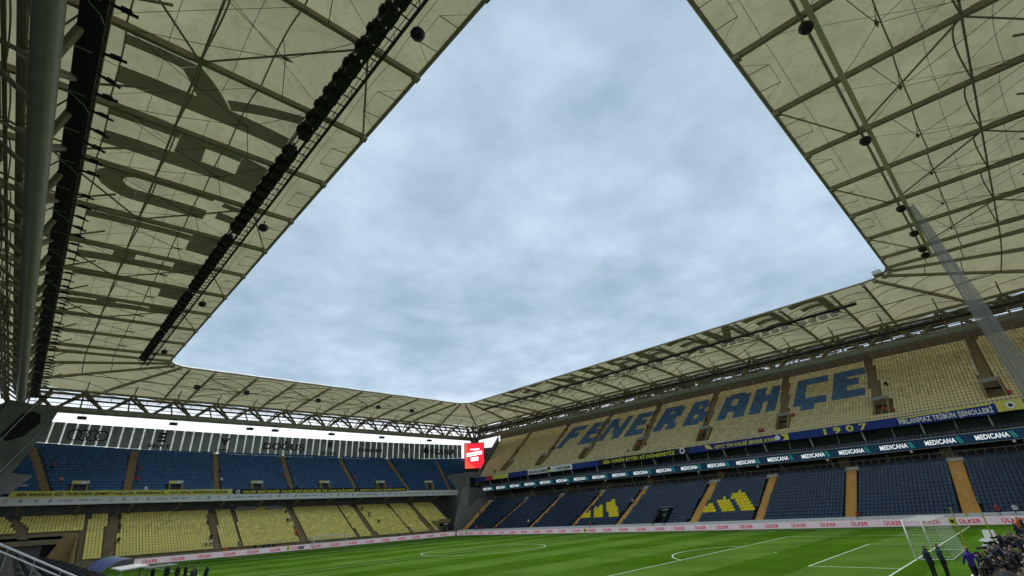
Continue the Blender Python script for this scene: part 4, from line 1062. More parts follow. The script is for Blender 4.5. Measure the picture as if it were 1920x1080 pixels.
# ------------------------------------------------------------------ corner blocks, screen
C1 = thing('corner_block', (80, 114, 0), 'grey corner building under the red screen between the two stands', 'building')
m = MB(); m.box(79, 93, 112.3, 123, 0, 16.8); part('wall', m, 'stand_grey', C1)
m = MB(); m.prism([(71.2, 108.9, 0), (79.0, 112.28, 0), (79.0, 112.28, 12.6), (76.6, 112.0, 12.2), (71.2, 109.2, 2.6)], (.4, .6, 0)); part('ramp_wall', m, 'concrete', C1)
m = MB(); m.prism([(94.5, 124.6, 10), (108, 124.6, 10), (108, 124.6, 27.4), (94.5, 124.6, 26.0)], (0, .4, 0)); part('gable', m, 'stand_grey', C1)
m = MB(); m.box(79.6, 83.6, 112.2, 112.29, 12.4, 15.2); part('window', m, 'glass_green', C1)
sv = thing('video_screen', (86.9, 117.5, 17), 'tall red video screen in the far corner beside the blue seats', 'video screen')
xd = Vector((.76, -.65, 0)).normalized(); nd_ = Vector((-.65, -.76, 0)).normalized(); c0 = Vector((86.2, 117.9, 22.45))
def S(x, z, n=0.0): return c0+xd*x+ZUP*z+nd_*n
m = MB(); m.prism([S(-3.35, -5.2), S(3.35, -5.2), S(3.35, 4.1), S(-3.35, 4.1)], -nd_*.8); part('case', m, 'black', sv)
m = MB(); m.quad(S(-3.1, -3.85, .02), S(3.1, -3.85, .02), S(3.1, 3.85, .02), S(-3.1, 3.85, .02), 0)
m.quad(S(-3.1, -3.85, .03), S(-2.2, -3.85, .03), S(-2.4, 3.85, .03), S(-3.1, 3.85, .03), 1); m.poly([S(-2.2, -3.85, .03), S(.6, -3.85, .03), S(-1.2, -2.6, .03), S(-2.2, -2.0, .03)], 1); part('picture', m, ['screen_red', 'screen_orange'], sv)
lettering('trendyol', S(.1, 1.95, .05), xd, ZUP, 3.0, .8, 'screen_white', sv, .05)
for a, b, z0_, z1_, dz_ in ((-2.5, -1.05, -.35, .85, .22), (-.9, .95, -.1, 1.05, .28), (1.1, 2.5, .22, 1.25, .22), (-1.2, 1.25, -1.75, -.62, .3)):
    m = MB(); m.quad(S(a, z0_, .05), S(b, z0_+dz_*.9, .05), S(b, z1_+dz_*.8, .05), S(a, z1_, .05)); part('picture_block', m, 'screen_white', sv)
m = MB(); m.bar(S(0, 4.1, -.4), S(0, 6.5, -.4), .25, .25); m.bar(S(-2, -5.2, -.5), S(-2, -8, -.5), .4, .4); m.bar(S(2, -5.2, -.5), S(2, -8, -.5), .4, .4); part('hanger', m, 'rail_dull', sv)
# gable of the stand on the left, seen end on
GL = thing('stair_tower', (-26, 112, 0), 'dark stair tower with a curved grey-green face at far left', 'stair tower')
m = MB(); m.prism([(-23.5, 112, 12.6), (-20.6, 112, 15), (-19.2, 112, 19), (-18.0, 112, 23), (-17.3, 112, 26.6), (-24, 112, 27.6), (-26.5, 112, 20), (-25.5, 112, 13.5)], (-1.5, 5, 0)); part('wall', m, 'pylon_green', GL)
m = MB(); m.prism([(-22.6, 111.95, 20.6), (-20.6, 111.95, 21.6), (-19.2, 111.95, 24.0), (-19.5, 111.95, 25.4), (-20.6, 111.95, 25.9), (-21.8, 111.95, 25.5), (-23.6, 111.95, 21.6)], (0, .03, 0)); part('window', m, 'void', GL)
m = MB(); m.bar((-24, 111.8, 19), (-20.6, 111.8, 27.4), .18, .18); m.bar((-22.6, 111.8, 14), (-18.6, 111.8, 22.6), .15, .15)
m.bar((-20.9, 111.8, 13.2), (-17.8, 111.8, 13.6), .3, .2); part('trim', m, 'rail_dull', GL)
m = MB(); m.prism([(-27, 111, 0), (-20.6, 111, 0), (-20.6, 111, 12.2), (-21.5, 111, 13.4), (-24, 111, 15.8), (-27, 111, 17)], (0, 1, 0)); part('base', m, 'concrete_dark', GL)
m = MB(); m.prism([(-22.8, 110.9, 12.0), (-19.6, 110.9, 12.3), (-17.6, 110.9, 15.0), (-21.2, 110.9, 15.6)], (0, .3, 0)); part('canopy', m, 'stand_grey', GL)

# ------------------------------------------------------------------ advertising boards
AB = thing('advertising_board', (70.5, 50, 0), 'long pale LED board repeating ÜLKER along the far touchline', 'advertising board')
for i in range(20):
    a = 107-5.9*i; b = a-5.9
    m = MB(); m.box(70.5, 70.62, b+.012, a-.012, 0.06, .97); part('panel', m, 'led_pink', AB)
m = MB(); m.box(70.63, 70.75, -11, 107, .03, .99); m.box(70.44, 70.6, -11, 107, 0.0, .055); part('frame', m, 'rail_dull', AB)
k = 0
for i in range(28):
    y = 105-4.04*i
    lettering('ÜLKER', (70.485, y, .52), (0, -1, 0), ZUP, 2.1, .60, 'led_red', AB, .018)
    if i in (1, 11, 26):
        m = MB(); p = [(70.48, y+1.75+.42*math.cos(2*math.pi*q/14), .52+.42*math.sin(2*math.pi*q/14)) for q in range(14)]; m.poly(p, 0); p2 = [(70.474, y+1.75+.2*math.cos(2*math.pi*q/10), .52+.2*math.sin(2*math.pi*q/10)) for q in range(10)]; m.poly(p2, 1)
        part('badge', m, ['print_yellow', 'print_dark'], AB)
AE = thing('advertising_board', (34, 107.6, 0), 'long pale LED board repeating ÜLKER behind the far goal', 'advertising board')
for i in range(12):
    a = -.6+5.92*i
    m = MB(); m.box(a+.012, a+5.908, 107.6, 107.72, .06, 1.02); part('panel', m, 'led_pink', AE)
m = MB(); m.box(-.6, 70.4, 107.73, 107.85, .03, 1.04); m.box(-.6, 70.4, 107.52, 107.7, 0, .055); part('frame', m, 'rail_dull', AE)
for i in range(16):
    x = 1.75+4.32*i
    lettering('ÜLKER', (x, 107.585, .54), (1, 0, 0), ZUP, 2.2, .62, 'led_red', AE, .018)
    if i == 6:
        m = MB(); m.poly([(x-1.7+.4*math.cos(2*math.pi*q/14), 107.58, .54+.4*math.sin(2*math.pi*q/14)) for q in range(14)], 0); m.box(x+.5, x+1.7, 107.575, 107.58, .2, .8, 1); part('badge', m, ['print_yellow', 'print_grey'], AE)
m = MB(); m.box(-5.2, -.65, 107.6, 107.75, 0, 1.0); solo('blank_board', m, 'stand_grey', 'blank grey board at the left end of the ÜLKER boards', 'board')

# ------------------------------------------------------------------ goals
def goal(y0, sg, lab):
    T = thing('goal', (34, y0, 0), lab, 'goal'); hw, ht = 3.72, 2.5
    for x in (34-hw, 34+hw):
        m = MB(); m.tube([(x, y0, 0), (x, y0, ht+.06)], .062, 10); part('post', m, 'goal_white', T, True)
    m = MB(); m.tube([(34-hw+.062, y0, ht), (34+hw-.062, y0, ht)], .06, 10); part('crossbar', m, 'goal_white', T, True)
    d1, d2 = 1.7*sg, 2.1*sg
    m = MB()
    for x in (34-hw, 34+hw): m.tube([(x, y0, ht), (x, y0+d1, ht-.05)], .025, 6); m.tube([(x, y0, .03), (x, y0+d2, .03)], .03, 6)
    m.tube([(34-hw, y0+d2, .03), (34+hw, y0+d2, .03)], .03, 6); m.tube([(34-hw, y0+d1, ht-.05), (34+hw, y0+d1, ht-.05)], .02, 6)
    part('stanchion', m, 'goal_white', T)
    m = MB(); r = .005
    nx = 32
    for i in range(nx+1):
        x = 34-hw+2*hw*i/nx
        m.tube([(x, y0+.05*sg, ht), (x, y0+d1, ht-.05), (x, y0+d2, .05)], r, 3, caps=False)
    for j in range(15):
        t = j/14; y, z = y0+d1+(d2-d1)*t, ht-.05-(ht-.1)*t
        m.tube([(34-hw, y, z), (34+hw, y, z)], r, 3, caps=False)
        for x in (34-hw, 34+hw): m.tube([(x, y0, z), (x, y, z)], r, 3, caps=False)
    for j in range(11):
        for x in (34-hw, 34+hw): m.tube([(x, y0+d1*j/10, ht-.02), (x, y0+d2*j/10, .05)], r, 3, caps=False)
    for j in range(1, 10): m.tube([(34-hw, y0+d1*j/10, ht), (34+hw, y0+d1*j/10, ht)], r, 3, caps=False)
    part('net', m, 'net_white', T)
goal(0, -1, 'near goal on the right with two men standing beside its post')
goal(105, 1, 'far goal in front of the yellow seats')

# yellow poles behind the near goal, corner flag, safety net
for (x, y, h_, lab) in ((39.7, -2.03, 2.9, 'taller yellow pole just behind the near goal net'), (43.2, -3.6, 3.2, 'yellow pole to the right of the goal, nearer the corner')):
    m = MB(); m.tube([(x, y, 0), (x, y, h_)], [.06, .045], 8); m.tube([(x, y, 0), (x, y, .06)], .22, 10); m.tube([(x, y, h_), (x, y, h_+.08)], .09, 8)
    solo('net_pole', m, 'pole_yellow', lab, 'pole')
m = MB(); m.tube([(68, 0, 0), (68, 0, 1.5)], .02, 6, 1); m.quad((68, 0, 1.5), (68.3, -.3, 1.45), (68.3, -.3, 1.1), (68, 0, 1.08), 0)
solo('corner_flag', m, ['banner_yellow', 'net_white'], 'small corner flag at the far right corner of the pitch', 'flag')
def netp(u, v):
    # hangs from the speaker rail behind the near goal and leans back towards the seats
    x0 = 31-(1-v)*13.5; x = x0+(51-x0)*u; top = 26.5+8.7*u; bot = 8.6
    z = bot+(top-bot)*v; y = -8.48-(35.65-z)*.0556+.10*math.sin(u*19)*(1-v*.5)-.04*math.sin(z*.9+u*5)
    return (x, y, z)
m = MB(); m.grid(netp, 28, 16); solo('safety_net', m, 'safety_net', 'grey safety net hanging from the near roof at right', 'safety net', smooth=True)

# ------------------------------------------------------------------ stands near the camera
NL = thing('grandstand', (-9, 40, 0), 'dark seated low stand in front of the viewer at bottom left', 'grandstand')
ML = lambda s, o, z: (-o, s, z)
class TL(Tier): pass
m = MB(); z0, sl_, d_ = 1.25, .30, .85
rows = 19
for i in range(rows):
    o, z = 10.7+i*d_, z0+i*sl_*d_
    for p, q in ((-3, 104),) :
        m.quad((-o, p, z), (-o, q, z), (-o-d_, q, z), (-o-d_, p, z)); m.quad((-o, p, z-sl_*d_), (-o, q, z-sl_*d_), (-o, q, z), (-o, p, z))
part('terrace', m, 'concrete_dark', NL)
m = MB(); m.box(-10.7, -10.55, -3, 104, 0, 1.7); part('front_wall', m, 'concrete', NL)
P = []; rot = Matrix.Rotation(math.pi/2, 4, 'Z'); cnt = 0; MASS = []
for i in range(rows):
    o, z = 10.7+i*d_, z0+i*sl_*d_
    for j in range(190):
        y = -1.6+j*.53
        if (y % 14) < 1.2 or y > 103: continue
        p = Vector((-o-.24, y, z))
        dv = p-CAM; dep = dv.dot(_f)
        vis = dep > .5 and -60 < 960+FPX*dv.dot(r2)/dep < 700 and 540-FPX*dv.dot(u2)/dep < 1180
        if vis and cnt < 300 and y < 62 and o > 10: link('seat', seat_mesh('seat_dark'), NL, Matrix.Translation(p)@rot); cnt += 1
        else: MASS.append((y, p.x, z))
MASS = np.array(MASS)
LVs = LV.copy(); n = len(MASS)
V = np.stack([MASS[:, 1][:, None]-LV[None, :, 1], MASS[:, 0][:, None]+LV[None, :, 0], MASS[:, 2][:, None]+LV[None, :, 2]], -1).reshape(-1, 3)
me = bpy.data.meshes.new('seat_rows'); nv = len(LV); fs = [tuple(i*nv+k for k in f) for i in range(n) for f in _low.f]; me.from_pydata(V.tolist(), [], fs); me.materials.append(MATS['seat_dark'])
o = link('seat', me, NL); o['kind'] = 'stuff'
m = MB(); m.box(-31.5, -31.2, -20, 134, 18, 32.8); part('back_wall', m, 'stand_grey', NL)
# balustrade close to the camera
BR = thing('balustrade', (-16, -2.9, 3), 'shiny steel handrail sloping down across the bottom left corner', 'handrail')
ra_, rb_ = Vector((-18.80, 6.81, 5.32)), Vector((-11.95, 6.81, 1.70))
dd = (rb_-ra_).normalized(); ra_ -= dd*1.0; rb_ += dd*0.3
m = MB(); m.tube([ra_, rb_], .021, 10); part('handrail', m, 'rail_steel', BR, True)
m = MB(); m.tube([ra_-Vector((0, 0, .11)), rb_-Vector((0, 0, .11))], .015, 8); part('lower_rail', m, 'rail_steel', BR, True)
for k in range(18):
    p = ra_.lerp(rb_, k/17); zt_ = 1.25+.3*max(0, -p.x-10.7); m = MB(); m.tube([p-Vector((0, 0, .02)), (p.x, p.y, min(p.z-.2, zt_))], .012, 6); part('baluster', m, 'rail_dull', BR)
# dugout with blue bucket seats under a ribbed shell
DG = thing('dugout', (-9, 67, 0), 'team dugout of blue ribbed shells beside the left touchline', 'dugout')
for i in range(7):
    y = 60+2.0*i
    m = MB(); m.grid(lambda u, v: (-10.2+2.4*(1-math.cos(u*1.75))*.95-.2, y+1.9*v, .2+2.35*math.sin(min(1.5708, u*1.75))), 10, 1); part('shell', m, 'dugout_blue', DG)
    m = MB(); m.tube([(-10.2+2.4*(1-math.cos(q/10*1.75))*.95-.2, y-.05, .2+2.35*math.sin(min(1.5708, q/10*1.75))+.03) for q in range(11)], .025, 6); part('shell_rib', m, 'white_paint', DG)
    for j in range(3):
        m = MB(); yy = y+.35+.62*j; m.box(-9.4, -8.9, yy-.24, yy+.24, .42, .52); m.box(-9.55, -9.4, yy-.24, yy+.24, .5, 1.25); part('seat', m, 'dugout_blue', DG)
BN = thing('team_bench', (-8.6, 54, 0), 'white roofed bench shelter to the right of the blue dugout', 'bench shelter')
m = MB(); m.prism([(-9.6, 51, 1.9), (-7.5, 51, 2.1), (-7.5, 51, 2.18), (-9.6, 51, 2.0)], (0, 6.2, 0)); part('canopy', m, 'white_paint', BN)
m = MB()
for y in (51.1, 54.1, 57.1): m.bar((-9.5, y, 0), (-9.5, y, 1.9), .07, .07); m.bar((-7.7, y, 0), (-7.7, y, 2.1), .05, .05)
m.box(-9.4, -8.8, 51.2, 57, .4, .48); part('frame', m, 'rail_dull', BN)
SH = thing('glass_shelter', (-7.2, 47.5, 0), 'clear glass shelter with dark frame near the left touchline', 'shelter')
m = MB(); m.prism([(-8.4, 46, 2.1), (-6.2, 46, 2.2), (-6.2, 46, 2.24), (-8.4, 46, 2.14)], (0, 3.4, 0)); part('roof', m, 'window_panel', SH)
m = MB()
for x in (-8.4, -6.2):
    for y in (46.05, 49.35): m.bar((x, y, 0), (x, y, 2.15), .06, .06)
part('frame', m, 'dark_steel', SH)

# near end, bottom right: low wall, camera well, covers
NE = thing('grandstand', (34, -12, 0), 'near-end stand behind the goal, mostly outside the photo at right', 'grandstand')
m = MB()
for i in range(14):
    y, z = -12.4-i*.85, .9+i*.5
    m.quad((-6, y, z), (76, y, z), (76, y-.85, z), (-6, y-.85, z)); m.quad((-6, y, z-.5), (76, y, z-.5), (76, y, z), (-6, y, z))
part('terrace', m, 'concrete_dark', NE)
m = MB(); m.box(-6, 76, -12.4, -12.2, 0, 1.5); part('front_wall', m, 'concrete_dark', NE)

# ------------------------------------------------------------------ people
def person_mesh(pose):
    # joints (front = -Y)
    J = {'pel': (0, 0, .95), 'chest': (0, .01, 1.30), 'neck': (0, .0, 1.50), 'head': (0, -.01, 1.62), 'top': (0, .0, 1.72)}
    for s, k in ((-1, 'l'), (1, 'r')):
        J[k+'hip'] = (s*.10, 0, .90); J[k+'knee'] = (s*.11, -.02, .50); J[k+'ank'] = (s*.11, .03, .09); J[k+'toe'] = (s*.12, -.15, .04)
        J[k+'sho'] = (s*.19, .01, 1.42); J[k+'elb'] = (s*.24, .03, 1.14); J[k+'wri'] = (s*.23, -.06, .90); J[k+'han'] = (s*.225, -.08, .82); J[k+'fin'] = (s*.22, -.09, .76); J[k+'thu'] = (s*.20, -.13, .83)
    if pose == 'walk':
        J['lknee'] = (-.11, -.20, .53); J['lank'] = (-.11, -.22, .10); J['ltoe'] = (-.12, -.40, .06); J['rknee'] = (.11, .08, .50); J['rank'] = (.11, .36, .16); J['rtoe'] = (.12, .22, .05)
        J['lelb'] = (-.24, .14, 1.16); J['lwri'] = (-.24, .05, .95); J['lhan'] = (-.24, .0, .89); J['lfin'] = (-.235, -.03, .84); J['lthu'] = (-.21, -.05, .90)
        J['relb'] = (.24, -.08, 1.16); J['rwri'] = (.23, -.26, 1.0); J['rhan'] = (.225, -.33, .97); J['rfin'] = (.22, -.38, .94); J['rthu'] = (.20, -.36, 1.0)
    if pose in ('sit', 'shoot'):
        dz = -.45
        for k in ('pel', 'chest', 'neck', 'head', 'top', 'lsho', 'rsho', 'lelb', 'relb', 'lwri', 'rwri', 'lhan', 'rhan', 'lfin', 'rfin', 'lthu', 'rthu'):
            x, y, z = J[k]; lean = -.25*(z-.95) if z > .95 else 0; J[k] = (x, y+lean, z+dz)
        for s, k in ((-1, 'l'), (1, 'r')):
            J[k+'hip'] = (s*.10, -.03, .47); J[k+'knee'] = (s*.14, -.43, .50); J[k+'ank'] = (s*.13, -.40, .09); J[k+'toe'] = (s*.14, -.58, .04)
            J[k+'elb'] = (s*.25, -.16, .72); J[k+'wri'] = (s*.15, -.36, .60); J[k+'han'] = (s*.13, -.43, .58); J[k+'fin'] = (s*.12, -.49, .55); J[k+'thu'] = (s*.09, -.43, .61)
            if pose == 'shoot': J[k+'elb'] = (s*.24, -.30, .78); J[k+'wri'] = (s*.11, -.42, 1.0); J[k+'han'] = (s*.08, -.46, 1.07); J[k+'fin'] = (s*.06, -.50, 1.12); J[k+'thu'] = (s*.03, -.46, 1.10)
    R = {'pel': (.15, .12), 'chest': (.17, .12), 'neck': (.062, .065), 'head': (.085, .10), 'top': (.06, .07)}
    r = {'hip': .095, 'knee': .065, 'ank': .045, 'toe': .035, 'sho': .07, 'elb': .05, 'wri': .034, 'han': .04, 'fin': .022, 'thu': .014}
    names = list(J); idx = {k: i for i, k in enumerate(names)}
    E_ = [('pel', 'chest'), ('chest', 'neck'), ('neck', 'head'), ('head', 'top')]
    for k in 'lr': E_ += [('pel', k+'hip'), (k+'hip', k+'knee'), (k+'knee', k+'ank'), (k+'ank', k+'toe'), ('chest', k+'sho'), (k+'sho', k+'elb'), (k+'elb', k+'wri'), (k+'wri', k+'han'), (k+'han', k+'fin'), (k+'han', k+'thu')]
    me = bpy.data.meshes.new('person_source'); me.from_pydata([J[k] for k in names], [(idx[a], idx[b]) for a, b in E_], [])
    o = bpy.data.objects.new('person_source', me); COL.objects.link(o)
    md = o.modifiers.new('skin', 'SKIN'); md.use_smooth_shade = True
    sk_ = me.skin_vertices[0].data
    for k in names:
        q = R.get(k) or (r[k[1:]], r[k[1:]]); sk_[idx[k]].radius = q; sk_[idx[k]].use_root = (k == 'pel')
    sb = o.modifiers.new('sub', 'SUBSURF'); sb.levels = sb.render_levels = 1
    bpy.context.view_layer.update()
    dg = bpy.context.evaluated_depsgraph_get(); out = bpy.data.meshes.new_from_object(o.evaluated_get(dg)); out.name = 'person'
    bpy.data.objects.remove(o); bpy.data.meshes.remove(me)
    out.materials.clear()
    for q in ('cloth_navy', 'cloth_black', 'skin', 'hair'): out.materials.append(MATS[q])
    hd, nk, pel = Vector(J['head']), Vector(J['neck']), Vector(J['pel'])
    hands = [Vector(J[k+q]) for k in 'lr' for q in ('han', 'fin', 'thu')]
    legs = [(Vector(J[k+a]), Vector(J[k+b])) for k in 'lr' for a, b in (('hip', 'knee'), ('knee', 'ank'), ('ank', 'toe'))]
    def segd(p, a, b):
        t = max(0, min(1, (p-a).dot(b-a)/(b-a).length_squared)); return (p-a-(b-a)*t).length
    mi = []
    for p in out.polygons:
        c = Vector(p.center); v = 0
        if c.z > nk.z+.03 and (c-hd).length < .25: v = 3 if (c.z > hd.z+.055 or (c.y > hd.y+.035 and c.z > hd.z-.06)) else 2
        elif min((c-h_).length for h_ in hands) < .055: v = 2
        elif min(segd(c, a, b) for a, b in legs) < .105 and c.z < pel.z+.02: v = 1
        mi.append(v)
    out.polygons.foreach_set('material_index', mi); out.update()
    return out
POSE = {p: person_mesh(p) for p in ('stand', 'walk', 'sit', 'shoot')}
def person(x, y, z, rot, pose, top, legs, label, scale=1.0, group=None):
    o = bpy.data.objects.new('person', POSE[pose]); COL.objects.link(o); o.location = (x, y, z); o.rotation_euler = (0, 0, rot); o.scale = (scale,)*3
    o.material_slots[0].link = 'OBJECT'; o.material_slots[0].material = MATS[top]
    o.material_slots[1].link = 'OBJECT'; o.material_slots[1].material = MATS[legs]
    return tag(o, label, 'person', group)
# two men by the near goal, steward, photographers
person(19.4, -2.45, 0, 0.7, 'stand', 'cloth_navy', 'cloth_black', 'left of two men standing by the near goal, navy jacket', 1.02)
person(19.9, -2.95, 0, 0.5, 'stand', 'cloth_teal', 'cloth_black', 'right of two men by the near goal, dark green coat', 1.05)
person(18.0, -4.35, 0, 2.2, 'walk', 'cloth_purple', 'cloth_black', 'person in a purple vest facing away at the bottom right', 1.03)
prs = [(21, -4.75), (22.8, -4.9), (24.6, -4.85), (26.5, -5.0), (28.4, -5.05), (30.4, -5.1), (32.6, -5.15), (35, -5.25), (37.5, -5.3), (40.5, -5.4), (44, -5.5), (21.6, -5.7), (23.5, -5.8), (25.4, -5.75), (27.5, -5.9), (29.6, -6.0), (31.8, -6.0), (34.2, -6.1), (18.9, -5.6), (20.0, -6.5), (22.0, -6.6), (24.3, -6.7), (26.6, -6.8), (18.0, -6.6), (47.5, -5.6)]
cl = 3*['cloth_black', 'cloth_grey', 'cloth_black', 'cloth_navy', 'cloth_black', 'cloth_grey', 'cloth_black', 'cloth_black', 'cloth_grey', 'cloth_black', 'cloth_navy', 'cloth_black']
for i, ((x, y), c) in enumerate(zip(prs, cl)):
    person(x, y, .05, math.pi*.5+1.4+random.uniform(-.6, .6), ('shoot', 'sit', 'shoot', 'shoot', 'stand')[i % 5] if i > 3 else 'shoot', c, 'cloth_black', nth(i+1)+' dark photographer in the crowd beyond the purple vest', 1.0, 'photographers behind the near goal')
for i, (x, y) in enumerate(prs):
    if i > 3 and ('shoot', 'sit', 'shoot', 'shoot', 'stand')[i % 5] == 'stand': continue
    m = MB(); m.box(x-.17, x+.17, y-.17, y+.17, .38, .43); [m.bar((x+a, y+b, .38), (x+a*1.2, y+b*1.2, 0), .03, .03) for a in (-.14, .14) for b in (-.14, .14)]
    solo('camp_stool', m, 'cloth_grey', 'low stool under the '+nth(i+1)+' dark photographer beyond the purple vest', 'stool', 'stools behind the near goal')
person(50.0, -5.3, 0, 2.6, 'stand', 'cloth_orange', 'cloth_grey', 'steward in an orange vest at the right edge of the photo', 1.0)
person(56.5, -4.9, 0, 2.9, 'stand', 'cloth_white', 'cloth_navy', 'person in a white top beside the orange steward', 1.0)
for i, (x, y) in enumerate(((21.9, -4.9), (25.6, -5.0), (29.4, -5.1), (33.8, -5.2))):
    T = thing('tripod_camera', (x, y+.55, 0), ['black camera on a tripod nearest the viewer behind the goal line', 'black camera on a tripod, second along the goal line', 'black camera on a tripod, third along the goal line', 'black camera on a tripod, farthest along the goal line'][i], 'camera')
    c = Vector((x, y+.55, 1.0)); m = MB(); m.box(c.x-.12, c.x+.12, c.y-.18, c.y+.14, c.z, c.z+.22); part('body', m, 'black', T)
    m = MB(); m.tube([c+Vector((0, .14, .12)), c+Vector((0, .36, .12)), c+Vector((0, .44, .12))], [.06, .07, .085], 10); part('lens', m, 'black', T)
    for a in (0, 2.1, 4.2):
        m = MB(); m.tube([c, (c.x+.45*math.cos(a), c.y+.45*math.sin(a), 0)], .018, 5); part('leg', m, 'dark_steel', T)
m = MB(); m.box(20.3, 33, -4.32, -4.2, 0, .62); solo('low_wall', m, 'mud', 'low brown board wall in front of the photographers at bottom right', 'wall')
m = MB(); m.grid(lambda u, v: (12.0+7.5*u, -6.4+1.9*v, max(.03, (.8*math.sin(math.pi*min(1, max(0, v)))**.6)*(.75+.25*math.sin(u*17+2*v))*(.35+.65*math.sin(math.pi*u)**.5)+.16*math.sin(u*41+v*9)*math.sin(v*13+u*7))), 40, 14); solo('covered_equipment', m, 'cloth_black', 'lumpy dark tarpaulin over equipment in the bottom right corner', 'tarpaulin', smooth=True)
m = MB(); m.grid(lambda u, v: (36.2+2.2*u, -4.3+1.0*v, .45+.3*v+.06*math.sin(u*7)), 6, 3); m.box(36.2, 38.4, -4.3, -3.3, 0, .4); solo('covered_table', m, 'canvas_pale', 'pale sheet over a box behind the yellow pole', 'covered box')
m = MB(); m.prism([(47.5, -2.7, 0), (48.6, -2.7, 0), (48.6, -2.7, .55), (47.9, -2.7, .8)], (0, -.8, 0)); solo('equipment_bag', m, 'cloth_white', 'white bag lying on the grass near the right corner', 'bag')
m = MB(); m.grid(lambda u, v: (18+16*u, -7.4+3.0*v, .03+.015*math.sin(u*13)*math.sin(v*7)), 10, 4); solo('ground_sheet', m, 'mud', 'muddy brown ground sheet under the photographers', 'ground sheet')
m = MB(); m.grid(lambda u, v: (21+6*u, -3.6-1.1*v, .02), 4, 2); solo('floor_mat', m, 'cloth_white', 'pale mat on the ground beside the purple vest', 'mat')

# people along the left touchline and at the dugout
LP = [(-4.3, 55.3, 'stand', 'cloth_black', 'first man in black left of the touchline group'), (-3.8, 54.3, 'walk', 'cloth_black', 'man in black walking ahead of the touchline group'), (-3.9, 50.3, 'stand', 'cloth_black', 'man in dark suit in the middle of the touchline group'), (-3.0, 49.9, 'stand', 'cloth_navy', 'man in navy coat, rightmost of the touchline group'), (-4.9, 57.0, 'stand', 'cloth_black', 'dark figure by the glass shelter'), (-6.2, 56.4, 'walk', 'cloth_black', 'dark figure walking behind the glass shelter'), (-4.3, 49.0, 'stand', 'cloth_grey', 'man in grey jacket behind the touchline group')]
for x, y, p, c, lab in LP: person(x, y, 0, random.uniform(-1, 1)+3.0, p, c, 'cloth_black', lab, 1.03)
DP = [('cloth_red', 'bright red top, nearest behind the blue dugout'), ('cloth_white', 'white top, second behind the blue dugout'), ('cloth_black', 'black coat, third behind the blue dugout'), ('cloth_pink', 'pink top behind the blue dugout'), ('cloth_red', 'red top in the middle behind the blue dugout'),
      ('cloth_grey', 'grey coat behind the blue dugout'), ('cloth_white', 'white top farther behind the blue dugout'), ('cloth_black', 'black coat farther behind the blue dugout'), ('cloth_orange', 'orange vest, farthest behind the blue dugout')]
for i, (c, lab) in enumerate(DP):
    person(-8.9+.1*i, 75.6+1.25*i, .35, math.pi*.5+random.uniform(-.4, .4), 'stand' if i % 3 else 'walk', c, 'cloth_black', 'person in '+lab, 1.0, 'people gathered behind the blue dugout')
